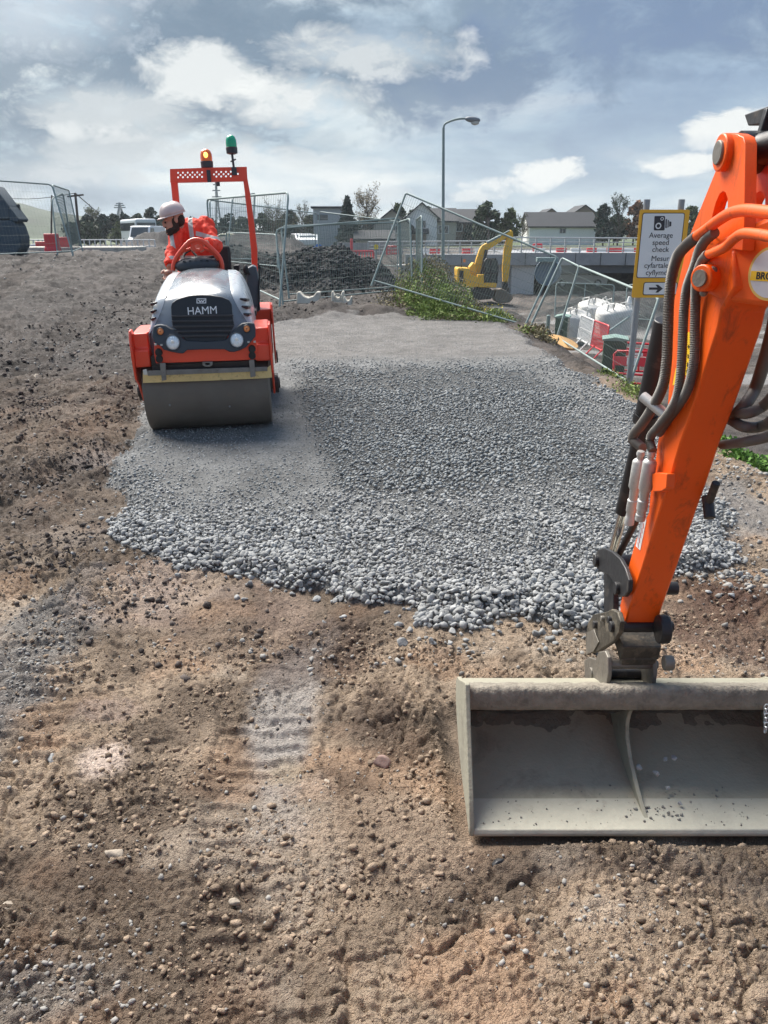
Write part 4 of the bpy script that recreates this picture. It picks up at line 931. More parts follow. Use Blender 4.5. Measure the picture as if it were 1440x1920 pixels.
for i in range(5): m.box(c + Vector((-.12 + .06 * i, -.075, .045)), (.03, .03, .012), (R(-35), 0, 0))
m.build('dashboard', mask_m, RO, bevel=.003)
# seat
m = MB(); m.box((.02, 1.60, 1.16), (.5, .5, .10)); m.box((.02, 1.86, 1.36), (.44, .10, .40), (R(-8), 0, 0)); m.box((.02, 1.62, 1.03), (.3, .34, .2)); m.build('seat', rubber, RO, bevel=.03)
for s in (-1, 1): m = MB(); m.box((.02 + s * .29, 1.62, 1.34), (.06, .34, .05)); m.cyl((.02 + s * .29, 1.74, 1.34), (.02 + s * .29, 1.74, 1.05), .02, n=10); m.build('armrest', rubber, RO, bevel=.012)
pz([(985, 100), (1030, 75), (1060, 90), (1085, 220), (1092, 330), (1085, 440), (1070, 445), (1050, 410), (1030, 470), (990, 430)], 1.22, (0, .35, 0), 'side_console', pmat('slate_console', (.08, .10, .12), .5), RO, .012)
tubeL([(1010, 150), (985, 110), (970, 70)], 1.2, .012, 'control_lever', rubber, f=Z2); m = MB(); m.ell(LP(*Z2(978, 110), 1.19), (.03, .03, .05)); m.build('lever_knob', rubber, RO)
tubeL([(1075, 60), (1090, 110), (1080, 260), (1085, 430)], 1.2, .010, 'console_hose', rubber, f=Z2)
# roll-over frame
yr = 2.02
def post(px, nm): 
    p = [LP(*Z1(a, b), yr) for a, b in px]; m = MB(); m.prism(p, (0, .07, 0)); return m.build(nm, red, RO, bevel=.006)
post([(377, 440), (432, 440), (448, 620), (470, 900), (480, 1160), (425, 1160), (415, 900), (395, 620)], 'roll_bar_post')
post([(955, 440), (990, 440), (1012, 560), (1045, 800), (1070, 1010), (1072, 1300), (1030, 1300), (1020, 1010), (998, 800), (970, 560)], 'roll_bar_post')
hl = []
for i in range(13):
    for j in range(3):
        a = 440 + i * 38 + (19 if j == 1 else 0); b = 398 + j * 18 - i * .8
        if i < 3 and j: 
            if j == 2 and i < 2: pass
        if 648 < a < 710 or 862 < a < 905: continue
        hl.append([(a + 7.5 * math.cos(k * math.pi / 4), b + 8.5 * math.sin(k * math.pi / 4)) for k in range(8)])
pz([(375, 368), (700, 356), (985, 350), (992, 462), (700, 468), (378, 476)], yr - .03, (0, .012, 0), 'roll_bar_top', red, RO, 0, f=Z1, holes=hl)
pz([(380, 370), (985, 352), (985, 360), (380, 378)], yr - .02, (0, .12, 0), 'roll_bar_flange', red, RO, 0, f=Z1); pz([(380, 468), (990, 455), (990, 462), (380, 475)], yr - .02, (0, .12, 0), 'roll_bar_flange', red, RO, 0, f=Z1)
def beacon(a, b, hgt, w_, mat, nm, stalk):
    c = LP(*Z1(a, b), yr + .02); sc = (LP(*Z1(a + 100, b), yr) - LP(*Z1(a, b), yr)).length / 100
    r = w_ * sc / 2; h = hgt * sc
    m = MB(); m.lathe([(r * .55, -.02), (r * 1.0, -.01), (r * 1.05, h * .28), (r * .98, h * .30), (0, h * .30)], c, (0, 0, 1), 24, True); q = m.build(nm, mask_m, RO)
    m = MB(); m.lathe([(r * .97, h * .29), (r * 1.0, h * .5), (r * .95, h * .72), (r * .75, h * .90), (r * .4, h * .99), (0, h)], c, (0, 0, 1), 28); m.build('lens', mat, q)
    return q, c, r, h
q, c, r, h = beacon(671, 348, 118, 96, pmat('amber_dome', (.85, .16, .01), .18, var=.1, coat=.5), 'amber_beacon', 0)
m = MB(); m.ell(c + Vector((0, -r * .93, h * .63)), (r * .34, .02, r * .40)); m.build('lit_bulb', pmat('lit_amber', (1, .5, .1), .3, emis=(1, .50, .08), estr=2.2), q)
m = MB(); p = LP(*Z1(685, 425), yr - .045); m.box(p, (.045, .03, .12)); m.build('beacon_bracket', mask_m, q, bevel=.004)
q, c, r, h = beacon(868, 236, 116, 88, pmat('green_dome', (.0, .36, .17), .22, var=.1, coat=.5), 'green_beacon', 1)
tubeL([(886, 400), (880, 340), (874, 290), (868, 240)], yr + .0, .014, 'beacon_stalk', mask_m, q)
m = MB(); m.box(LP(*Z1(878, 300), yr), (.07, .02, .015), (0, R(-20), 0)); m.build('stalk_wing_nut', mask_m, q, bevel=.003)
m = MB(); m.box(LP(*Z1(886, 385), yr - .04), (.06, .03, .08)); m.build('stalk_clamp', mask_m, q, bevel=.003)
m = MB(); p = LP(*Z1(756, 472), yr); m.cyl(p, p - Vector((0, 0, .04)), .022, n=14); m.build('reversing_sounder', mask_m, RO)

# ---------------------------------------------------------------- operator
def WP(a, b, y): return RM @ LP(*Z1(a, b), y)
skin = pmat('skin', (.50, .27, .19), .5, var=.12, scale=20, bump=.1)
seat_w = RM @ Vector((-.12, 1.58, 1.22))
PE = thing('person', 'seated machine operator in orange high-visibility jacket and pale helmet looking down over the roller side', 'person', tuple(seat_w))
def blob(parts, name, mat, voxel, disp=0, smooth_it=6, dscale=.12):
    m = MB()
    for p in parts: p(m)
    o = m.build(name, mat, PE, smooth=0)
    r_ = o.modifiers.new('remesh', 'REMESH'); r_.mode = 'VOXEL'; r_.voxel_size = voxel; r_.use_smooth_shade = True
    s_ = o.modifiers.new('smooth', 'SMOOTH'); s_.iterations = smooth_it; s_.factor = .5
    if disp:
        tx_ = bpy.data.textures.new(name + '_folds', 'CLOUDS'); tx_.noise_scale = dscale; tx_.noise_depth = 2
        d_ = o.modifiers.new('folds', 'DISPLACE'); d_.texture = tx_; d_.strength = disp; d_.mid_level = .5
    return o
T = lambda pts, rs: (lambda m: m.tube(pts, rs, 14))
E = lambda c, r, rot=None: (lambda m: m.ell(c, r, rot, 18, 12))
hd = WP(405, 775, 1.40)                   # middle of the head
nk = WP(470, 830, 1.50); ch = WP(565, 900, 1.56); bl = WP(590, 1020, 1.58); hp_ = WP(590, 1150, 1.58)
shR = WP(440, 860, 1.48); shL = WP(650, 815, 1.56)
elR = WP(400, 1020, 1.30); haR = WP(372, 1155, 1.10)
elL = WP(735, 985, 1.34); haL = WP(655, 955, 1.02)
fwd = Vector((-.86, -.42, -.28)).normalized(); sidev = fwd.cross(Vector((0, 0, 1))).normalized(); upv = sidev.cross(fwd)
HR = Matrix((sidev, fwd, upv)).transposed()
def hl_(x, y, z): return hd + HR @ Vector((x, y, z))
def hand(wr, tip, side_):
    d = (tip - wr).normalized(); s = d.cross(Vector((0, -1, .3))).normalized() * side_; o_ = [E(wr + d * .045, (.042, .042, .028))]
    up_ = s.cross(d)
    for k, L in enumerate((.068, .076, .071, .056)):
        b0 = wr + d * .075 + s * (-.030 + .02 * k); b1 = b0 + d * L * .45 - up_ * .008; b2 = b1 + d * L * .32 - up_ * .022; b3 = b2 + d * L * .12 - up_ * .022
        o_.append(T([b0 - d * .02, b0, b1, b2, b3], [.011, .010, .0095, .0085, .006]))
    t0 = wr + d * .03 - s * .036; o_.append(T([t0, t0 - s * .022 + d * .025 - up_ * .01, t0 - s * .022 + d * .05 - up_ * .02], [.013, .012, .008])); return o_
kneeL = RM @ Vector((.16, 1.12, 1.12)); kneeR = RM @ Vector((-.22, 1.10, 1.12)); ftL = RM @ Vector((.16, .98, .98)); ftR = RM @ Vector((-.22, .96, .98))
hipL = hp_ + Vector((.10, 0, -.05)); hipR = hp_ + Vector((-.10, 0, -.05))
body = blob([E(hl_(0, -.015, .035), (.078, .098, .098), HR), E(hl_(0, .03, -.045), (.062, .075, .085), HR), E(hl_(0, .085, -.09), (.04, .03, .028), HR), E(hl_(0, .098, -.005), (.014, .022, .03), HR), E(hl_(0, .104, -.022), (.018, .020, .014), HR),
             E(hl_(0, .088, -.052), (.026, .014, .009), HR), E(hl_(.03, .083, .022), (.018, .014, .008), HR), E(hl_(-.03, .083, .022), (.018, .014, .008), HR), E(hl_(.080, -.005, .0), (.010, .018, .03), HR), E(hl_(-.080, -.005, .0), (.010, .018, .03), HR),
             T([hl_(0, -.02, -.05), nk, ch], [.058, .062, .08]), E(ch, (.16, .11, .15)), E(bl, (.15, .11, .17)), E(hp_, (.16, .13, .12)), T([ch, shR, elR, haR], [.07, .055, .042, .030]), T([ch, shL, elL, haL], [.07, .055, .042, .030]),
             T([hipL, kneeL, ftL], [.08, .06, .045]), T([hipR, kneeR, ftR], [.08, .06, .045])] + hand(haR, haR + Vector((-.02, -.05, -.10)), -1) + hand(haL, haL + Vector((-.08, -.05, -.03)), 1), 'body', skin, .0055, smooth_it=2)
eye_m = pmat('eye_dark', (.02, .015, .012), .2)
m = MB(); m.ell(hl_(.030, .093, .004), .010, n=10, m=8); m.ell(hl_(-.030, .093, .004), .010, n=10, m=8); m.build('eyes', eye_m, PE)
blob([E(hl_(0, .035, -.075), (.068, .07, .055), HR), E(hl_(.0, .075, -.088), (.048, .040, .04), HR), E(hl_(.066, .01, -.03), (.015, .03, .06), HR), E(hl_(-.066, .01, -.03), (.015, .03, .06), HR), E(hl_(0, .100, -.038), (.032, .010, .008), HR), E(hl_(0, -.045, .0), (.078, .065, .08), HR)], 'beard_and_hair', pmat('dark_hair', (.035, .024, .018), .8, bump=.8, bscale=300), .005, smooth_it=1, disp=.006, dscale=.02)
# helmet
m = MB(); hc = hl_(0, -.01, .055); Pp = []
for i in range(9):
    th = math.pi / 2 * i / 8
    Pp.append([hc + HR @ Vector((math.sin(a) * .102 * math.cos(th), math.cos(a) * .125 * math.cos(th), .112 * math.sin(th) + (.010 if abs(math.sin(a)) < .22 else 0) * math.sin(th * 2) ** .5)) for a in [2 * math.pi * k / 40 for k in range(41)]])
m.grid(Pp); hm = pmat('helmet_shell', (.56, .46, .44), .4, var=.06, dirt=.15, dirtcol=(.3, .27, .25)); helm = m.build('helmet', hm, PE, smooth=60, solid=.005)
m = MB(); Pp = []
for i in range(4):
    Pp.append([hc + HR @ Vector((math.sin(a) * (.102 + .003 * i), math.cos(a) * (.125 + (.013 if math.cos(a) > 0 else .001) * i * abs(math.cos(a)) ** .6), -.002 * i - .004 * (i > 2))) for a in [2 * math.pi * k / 40 for k in range(41)]])
m.grid(Pp); m.build('brim', hm, helm, smooth=60, solid=.004)
m = MB(); m.tube([hl_(.085, .0, .05), hl_(.07, .03, -.05), hl_(0, .055, -.12), hl_(-.07, .03, -.05), hl_(-.085, .0, .05)], .004, 6); m.build('chin_strap', rubber, helm)
# jacket: orange cloth with its reflective bands woven in
jm = bpy.data.materials.new('hi_vis_jacket'); jm.use_nodes = True; t = NT(jm.node_tree); bs = jm.node_tree.nodes['Principled BSDF']; co = t.n('ShaderNodeTexCoord').outputs['Object']
msk = None
def band(p, n, w_, c_=None, rad=None):
    global msk
    n = Vector(n).normalized(); d = t.math('ABSOLUTE', t.math('SUBTRACT', t.vmath('DOT_PRODUCT', co, tuple(n)).outputs[1], (p - seat_w).dot(n))); k = t.math('LESS_THAN', d, w_)
    if c_ is not None:
        q = t.vmath('LENGTH', t.vmath('SUBTRACT', co, tuple(c_ - seat_w)).outputs[0]).outputs[1]; k = t.math('MULTIPLY', k, t.math('LESS_THAN', q, rad))
    msk = k if msk is None else t.math('MAXIMUM', msk, k)
band(WP(550, 850, 1.5), (1, .1, .10), .022, WP(560, 830, 1.5), .24); band(WP(410, 950, 1.42), (1, .1, .22), .020, WP(415, 960, 1.42), .17)
band(WP(690, 905, 1.45), (.25, 0, 1), .022, WP(700, 900, 1.45), .15); band(WP(700, 960, 1.4), (.35, 0, 1), .018, WP(715, 955, 1.4), .11)
band(WP(590, 1075, 1.5), (0, 0, 1), .025, WP(590, 1075, 1.5), .24); band(WP(440, 1090, 1.2), (.5, -.5, -.6), .020, WP(430, 1080, 1.2), .10)
fold = t.noise(co, 9, 4, .5, .8); cl_ = t.mix(fold, (.80, .03, .015), (1.0, .085, .035)); cl_ = t.mix(msk, cl_, (.50, .50, .47))
t.link(cl_, bs.inputs['Base Color']); bs.inputs['Roughness'].default_value = .75
b_ = t.n('ShaderNodeBump', ins={'Strength': .7, 'Distance': .03, 'Height': fold}); t.link(b_.outputs[0], bs.inputs['Normal'])
col_r = hl_(0, -.06, -.10)
jk = blob([E(ch, (.205, .145, .175)), E(bl, (.19, .145, .19)), E(hp_, (.205, .165, .14)), T([col_r, nk, ch], [.078, .085, .14]), E(shR, (.095, .09, .09)), E(shL, (.10, .09, .09)),
           T([ch, shR, elR, haR.lerp(elR, .12)], [.10, .085, .068, .056]), T([ch, shL, elL, haL.lerp(elL, .15)], [.10, .088, .072, .056])], 'jacket', jm, .009, disp=.045, smooth_it=3, dscale=.07)
blob([T([hipL, kneeL, ftL], [.105, .085, .07]), T([hipR, kneeR, ftR], [.105, .085, .07]), E(hp_ - Vector((0, 0, .07)), (.19, .15, .10))], 'trousers', pmat('hi_vis_trousers', (.85, .06, .02), .75), .01, disp=.03)
for k in (ftL, ftR): m = MB(); m.ell(k + Vector((0, -.06, -.015)), (.05, .13, .045)); m.build('boot', rubber, PE)
# ================================================================ the site behind
def gy(u, Y, dz=0):
    z = 0.0
    for _ in range(4):
        Z = Y * cp + (EYE - z) * sp; x = (u - 720) / F * Z; z = hz(x, Y)
    return Vector((x, Y, z + dz))
def wallp(name, col, **k): return pmat(name, col, .85, **k)
galv_g = pmat('weathered_fence_steel', (.23, .29, .28), .6, metal=.15, var=.2, scale=8)
wire_g = pmat('fence_wire', (.11, .15, .14), .6, metal=.2, var=.1, bump=0)
def fence(c4, label, name='fence_panel', cat='fence panel', grp='steel mesh site fence panels', r=.021, rw=.0028, nv=40, nh=8, feet=False, mat=None, wm=None, rnd=.10, mid=False):
    bl, br, tr, tl = [Vector(p) for p in c4]; root = thing(name, label, cat, tuple((bl + br) / 2), group=grp)
    def q(s, t_): return bl.lerp(br, s).lerp(tl.lerp(tr, s), t_)
    w_ = (br - bl).length; h = (tl - bl).length; a = rnd / max(w_, .3); b = rnd / h
    pts = [q(0, 0), q(0, 1 - b), q(a * .3, 1 - b * .3), q(a, 1), q(1 - a, 1), q(1 - a * .3, 1 - b * .3), q(1, 1 - b), q(1, 0)]
    m = MB(); m.tube(pts, r, 8); m.tube([q(0, .06), q(1, .06)], r * .8, 8)
    if mid: m.tube([q(.5, .06), q(.5, 1)], r * .8, 8)
    m.build('frame', mat or galv_g, root)
    m = MB()
    for i in range(1, nv): m.tube([q(i / nv, .06), q(i / nv, .995)], rw, 3, caps=False)
    for j in range(1, nh): m.tube([q(0, .06 + .935 * j / nh), q(1, .06 + .935 * j / nh)], rw * 1.1, 3, caps=False)
    m.build('wire_mesh', wm or wire_g, root, smooth=0)
    return root
Z = AZ
# left group by the silo
fence([Z(-150, 492, 21.5), Z(137, 479, 22.5), Z(97, 346, 22.5), Z(-170, 327, 21.5)], 'wide steel mesh fence panel at the left edge in front of the dark silo', nv=44, rw=.0016)
fence([Z(137, 480, 22.5), Z(155, 471, 26), Z(129, 357, 26), Z(98, 347, 22.5)], 'steel mesh fence panel seen nearly edge-on at the corner right of the dark silo', nv=40)
fence([Z(108, 480, 24), Z(137, 478, 25), Z(118, 362, 25), Z(97, 373, 24)], 'narrow-looking mesh fence panel behind the edge-on corner panel at left', nv=30)
# group behind the roller
fence([Z(398, 512, 19), Z(524, 575, 15.2), Z(541, 361, 15.2), Z(388, 374, 19)], 'tall mesh fence panel behind the roll bar, its right post near the widest centre panel', nv=40)
fence([Z(425, 492, 25), Z(472, 494, 27), Z(478, 362, 27), Z(436, 371, 25)], 'mesh fence panel seen through the roll bar frame of the roller', nv=26)
fence([Z(398, 494, 24.5), Z(590, 486, 34), Z(593, 400, 34), Z(393, 375, 24.5)], 'long mesh fence panel running away from the roller towards the flat roofed building', nv=60)
fence([Z(596, 492, 33), Z(745, 505, 30), Z(746, 415, 30), Z(599, 397, 33)], 'mesh fence panel in front of the red works fencing at mid distance', nv=60)
fence([Z(425, 493, 24.5), Z(521, 503, 22), Z(518, 440, 22), Z(424, 436, 24.5)], 'low mesh panel lying behind the roller towards the dark heap', nv=36)
# long centre panels
fence([Z(531, 574, 18.2), Z(753, 552, 19), Z(750, 409, 19), Z(517, 429, 18.2)], 'widest upright mesh fence panel in the middle in front of the dark heap', nv=64)
fence([Z(542, 560, 18.8), Z(752, 545, 19.6), Z(746, 417, 19.6), Z(527, 424, 18.8)], 'mesh fence panel doubled up just behind the widest centre panel', nv=40, nh=5)
fence([Z(752, 541, 19), Z(774, 562, 18), Z(769, 410, 18), Z(747, 417, 19)], 'mesh panel seen edge-on at the right end of the widest centre panel', nv=26)
fence([Z(782, 552, 18.4), Z(791, 559, 17.6), Z(791, 404, 17.6), Z(781, 412, 18.4)], 'outermost edge-on mesh panel left of the lamp post', nv=20)
fence([Z(696, 536, 16.6), Z(981, 618, 15.2), Z(1044, 482, 15.2), Z(761, 362, 16.6)], 'mesh fence panel tipped over sideways in front of the yellow excavator', nv=64, nh=9, rnd=.04)
fence([Z(990, 621, 15.0), Z(1042, 642, 14.6), Z(1086, 500, 14.6), Z(1054, 484, 15.0)], 'leaning post pair and mesh between the tipped panel and the green cabinets', nv=18, rnd=.04)
fence([Z(1042, 641, 14.5), Z(1178, 728, 11.8), Z(1235, 560, 11.8), Z(1086, 499, 14.5)], 'leaning mesh fence panel in front of the green cabinets, left of the speed check sign', nv=60, nh=8, rw=.0022, rnd=.04)
# lower site
fence([Z(1040, 594, 30), Z(1148, 592, 30), Z(1152, 534, 30), Z(1043, 530, 30)], 'low mesh fence panel standing in the lower yard behind the white bulk bags', nv=40, mid=True)
fence([Z(1172, 600, 28), Z(1290, 610, 27), Z(1292, 530, 27), Z(1176, 534, 28)], 'mesh fence panel in the lower yard behind the speed check sign', nv=40)
m = MB(); 
rl = thing('handrail', 'pale tubular handrail lying at an angle on the lower yard beside the bulk bags', 'handrail', tuple(Z(1190, 600, 24)))
m = MB(); m.tube([Z(1140, 622, 24), Z(1188, 588, 25), Z(1200, 585, 25)], .03, 8); m.build('rail', galv_g, rl)
post = thing('steel_post', 'short upright galvanised post among weeds left of the green cabinets', 'post', tuple(gy(1023, 21))); m = MB(); p = gy(1023, 21); m.cyl(p, p + Vector((0, 0, 1.15)), .05, n=12); m.ell(p + Vector((0, 0, 1.15)), (.05, .05, .02)); m.build('tube', galv_g, post)
# blocks at the feet of the centre fence
conc = pmat('pale_concrete', (.48, .46, .40), .9, var=.2, scale=8, bump=.3, dirt=.35)
for i, (u0, u1, v0, v1, Zb, lab) in enumerate([(556, 600, 547, 570, 17.6, 'wide U-shaped pale concrete block under the centre fence panel'), (621, 645, 546, 572, 17.5, 'upright pale concrete block under the centre fence with a round hollow'), (644, 660, 556, 573, 17.4, 'smallest pale concrete block touching the hollow one under the centre fence')]):
    a, b, c_, d = Z(u0, v1, Zb), Z(u1, v1, Zb), Z(u1, v0, Zb), Z(u0, v0, Zb); w_ = (b - a); h = (d - a)
    P = [a, b, b + h * .95, a + w_ * .85 + h, a + w_ * .7 + h * .62, a + w_ * .5 + h * .5, a + w_ * .3 + h * .62, a + w_ * .12 + h, a + h * .95]
    root = thing('concrete_block', lab, 'concrete block', tuple(a), group='pale blocks holding the fence'); m = MB(); m.prism(P, (0, .35, 0)); m.build('block', conc, root, bevel=.02)
    if i == 1: m = MB(); c0_ = a + w_ * .5 + h * .55; m.tube([c0_ + Vector((math.cos(k * math.pi / 6) * .07, -.01, math.sin(k * math.pi / 6) * .07)) for k in range(12)], .02, 8, closed=True); m.build('hollow_ring', conc, root)

# ---- speed check sign
YS = 10.3
amber_s = pmat('sign_amber', (.80, .42, .03), .5, var=.04, bump=0); white_s = pmat('sign_white', (.72, .74, .76), .45, var=.03, bump=0); ink = pmat('sign_black', (.025, .025, .035), .5, var=.05, bump=0)
SG = thing('road_sign', 'amber and white bilingual average speed check road sign on two grey posts', 'road sign', tuple(AY(1181, 738, YS + .08)))
def SP(u, v, o=0): return AY(u, v, YS - o)
def sr(u0, v0, u1, v1, o, mat, nm, par, rad=0, lean=True, th=.004):
    a, b, c_, d = SP(u0, v1, o), SP(u1, v1, o), SP(u1, v0, o), SP(u0, v0, o); x0 = (a.x + d.x) / 2; x1 = (b.x + c_.x) / 2; z0 = (a.z + b.z) / 2; z1 = (c_.z + d.z) / 2
    P = []
    for cx, cz, a0 in ((x1 - rad, z1 - rad, 0), (x0 + rad, z1 - rad, 90), (x0 + rad, z0 + rad, 180), (x1 - rad, z0 + rad, 270)):
        for k in range(5 if rad else 1): an = R(a0 + 90 * k / 4); P.append(Vector((cx + math.cos(an) * rad, a.y, cz + math.sin(an) * rad)))
    m = MB(); m.prism(P, (0, th, 0)); return m.build(nm, mat, par)
cu = 1191.5 + 49.5
plt = sr(1192, 393, 1284, 558, 0, amber_s, 'sign_plate', SG, .02)
sr(1199, 399, 1277.5, 521.5, .003, ink, 'panel_border', plt, .025); wp = sr(1200.3, 400.3, 1276.3, 520, .006, white_s, 'white_panel', plt, .022)
sr(1206, 529, 1270, 553.5, .003, ink, 'arrow_border', plt, .025); sr(1207.5, 530.3, 1268.5, 552, .006, white_s, 'arrow_panel', plt, .02)
m = MB(); m.prism([SP(a, b, .0095) for a, b in [(1217, 539), (1233, 539), (1229, 534), (1234, 534), (1243, 541), (1234, 548.5), (1229, 548.5), (1233, 543.3), (1217, 543.3)]], (0, .0015, 0)); m.build('arrow', ink, plt)
for s, u, v, sz in [('Average', 1239.5, 441.5, .088), ('speed', 1239, 455, .088), ('check', 1238.5, 468, .088), ('Mesur', 1238, 485, .088), ('cyfartaledd', 1237.5, 498, .088), ('cyflymder', 1237, 511.5, .088)]:
    text_mesh('sign_lettering', s, sz, ink, plt, frame_matrix(SP(u, v, .0085), (1, 0, 0), (0, 0, 1)), .0008, bold=0, sx=1.0)
m = MB(); m.prism([SP(a, b, .0085) for a, b in [(1228.5, 405), (1246, 405), (1247, 407), (1246, 431), (1244.5, 432), (1227, 432), (1226, 430), (1227.3, 406)]], (0, .0015, 0))
m.prism([SP(a, b, .0085) for a, b in [(1248, 412), (1250.5, 410), (1250, 428), (1247.5, 427)]], (0, .0012, 0)); m.prism([SP(a, b, .0085) for a, b in [(1252, 412), (1254, 413), (1253.6, 426), (1251.6, 427)]], (0, .0012, 0)); m.prism([SP(a, b, .0085) for a, b in [(1255, 415), (1259, 416), (1258.5, 424), (1254.7, 425)]], (0, .0012, 0))
m.build('camera_symbol', ink, plt)
m = MB()
for (u, v, r) in ((1241.5, 410.3, .020), (1234.5, 423.5, .036)):
    c_ = SP(u, v, .0105); n_ = 24; o_ = [c_ + Vector((math.cos(k * 2 * math.pi / n_) * r, 0, math.sin(k * 2 * math.pi / n_) * r)) for k in range(n_)]; i_ = [c_ + Vector((math.cos(k * 2 * math.pi / n_) * r * .6, 0, math.sin(k * 2 * math.pi / n_) * r * .6)) for k in range(n_)]; m.prism(o_, (0, .001, 0), [i_])
m.build('lens_rings', white_s, plt)
for u, ub in ((1213.5, 1181), (1278.5, 1241)):
    a = AY(u, 374, YS + .06); m = MB(); m.cyl((a.x, a.y, -.9), a, .038, n=18); m.build('post', pmat('sign_post_grey', (.27, .29, .31), .5, metal=.4), SG)
for v in (425, 530): a = SP(1192, v, -.03); b = SP(1284, v, -.03); m = MB(); m.bar(a, b, .02, .03); m.build('rail', galv, plt)

# ---- utility cabinets, barriers, bags on the lower ground
green_c = pmat('cabinet_green', (.045, .085, .05), .45, var=.15, scale=4, dirt=.2, dirtcol=(.16, .14, .08), coat=.2); green_l = pmat('cabinet_roof', (.25, .36, .30), .4, var=.1)
def cabinet(u0, u1, u2, v0, v1, Zc, lab, yaw):
    a = Z(u0, v1, Zc); w_ = (u2 - u0) / F * Zc; h = (v1 - v0) / F * Zc
    root = thing('utility_cabinet', lab, 'utility cabinet', (a.x, a.y, a.z), world=False); root.rotation_euler = (0, 0, yaw)
    wx = (u1 - u0) / F * Zc / math.cos(yaw); d = .5
    m = MB(); m.box((wx / 2, d / 2, h / 2 - .3), (wx, d, h + .6)); b = m.build('body', green_c, root, bevel=.015)
    m = MB(); m.prism([(-.03, -.03, h), (wx + .03, -.03, h), (wx + .03, -.03, h + .03), (wx / 2, -.03, h + .07), (-.03, -.03, h + .03)], (0, d + .06, 0)); m.build('roof', green_l, root, bevel=.006)
    m = MB(); m.box((wx * .5, -.004, h * .5), (.012, .01, h * .86)); m.build('door_gap', ink, b); m = MB(); m.box((wx * .55, -.02, h * .55), (.02, .03, .09)); m.build('handle', steel_dark, b)
    return root
cabinet(1125, 1165, 1187, 640, 724, 14.6, 'larger dark green utility cabinet with pale roof beside the red pedestrian barriers', R(-14))
cabinet(1038, 1060, 1070, 597, 648, 20, 'smaller dark green utility cabinet in the weeds behind the round timber board', R(-18))
redp = pmat('barrier_red', (.62, .02, .03), .42, var=.08, coat=.2); whp = pmat('barrier_white', (.70, .70, .68), .5, var=.08, dirt=.2)
def chapter8(c4, lab):
    bl, br, tr, tl = [Vector(p) for p in c4]; root = thing('pedestrian_barrier', lab, 'barrier', tuple((bl + br) / 2), group='red plastic barriers around the utility pit')
    def q(s, t_): return bl.lerp(br, s).lerp(tl.lerp(tr, s), t_)
    m = MB(); m.tube([q(0, 0), q(0, .9), q(.08, 1), q(.92, 1), q(1, .9), q(1, 0)], .022, 8); m.tube([q(0, .35), q(1, .35)], .02, 8); m.tube([q(0, .1), q(1, .1)], .02, 8); m.tube([q(.5, .1), q(.5, .36)], .02, 8)
    n_ = (br - bl).cross(tl - bl).normalized() * .02
    m.prism([q(0, .58), q(1, .58), q(1, .84), q(0, .84)], n_); m.build('frame', redp, root, bevel=.004)
    m = MB(); m.prism([q(.36, .60) - n_ * .3, q(.64, .60) - n_ * .3, q(.64, .82) - n_ * .3, q(.36, .82) - n_ * .3], n_ * 1.6); m.build('white_band', whp, root)
    m = MB(); m.box(q(.1, .0), (.3, .12, .05)); m.box(q(.9, .0), (.3, .12, .05)); m.build('feet', rubber, root, bevel=.01)
chapter8([Z(1150, 722, 13.6), Z(1216, 728, 13.4), Z(1220, 660, 13.4), Z(1152, 658, 13.6)], 'nearest red pedestrian barrier of the box, with a white band, behind the sign post')
chapter8([Z(1216, 728, 13.4), Z(1226, 704, 15.2), Z(1228, 646, 15.2), Z(1220, 660, 13.4)], 'right-hand end red barrier of the box around the pit')
chapter8([Z(1168, 700, 15.4), Z(1226, 704, 15.2), Z(1228, 646, 15.2), Z(1168, 642, 15.4)], 'rear red pedestrian barrier of the box around the pit')
def crowd(c4, lab, mat):
    bl, br, tr, tl = [Vector(p) for p in c4]; root = fence(c4, lab, 'crowd_barrier', 'crowd barrier', 'mesh crowd barriers by the bulk bags', r=.025, rw=.008, nv=22, nh=2, mat=mat, wm=mat, rnd=.05)
    for f_ in (.25, .8):
        p = bl.lerp(br, f_); m = MB(); m.tube([p + Vector((-.25, -.2, -.12)), p + Vector((0, 0, .08)), p + Vector((.25, .2, -.12))], .02, 6); m.build('foot', mat, root)
crowd([Z(1083, 637, 22), Z(1106, 650, 21.2), Z(1114, 601, 21.2), Z(1091, 591, 22)], 'white mesh crowd barrier in front of the white bulk bags', whp)
crowd([Z(1107, 650, 21.2), Z(1135, 664, 20.2), Z(1142, 611, 20.2), Z(1115, 601, 21.2)], 'red mesh crowd barrier joined to the white one beside the bulk bags', redp)
bag = pmat('woven_bag', (.62, .61, .58), .8, var=.12, scale=6, bump=.8, bscale=25, dirt=.22)
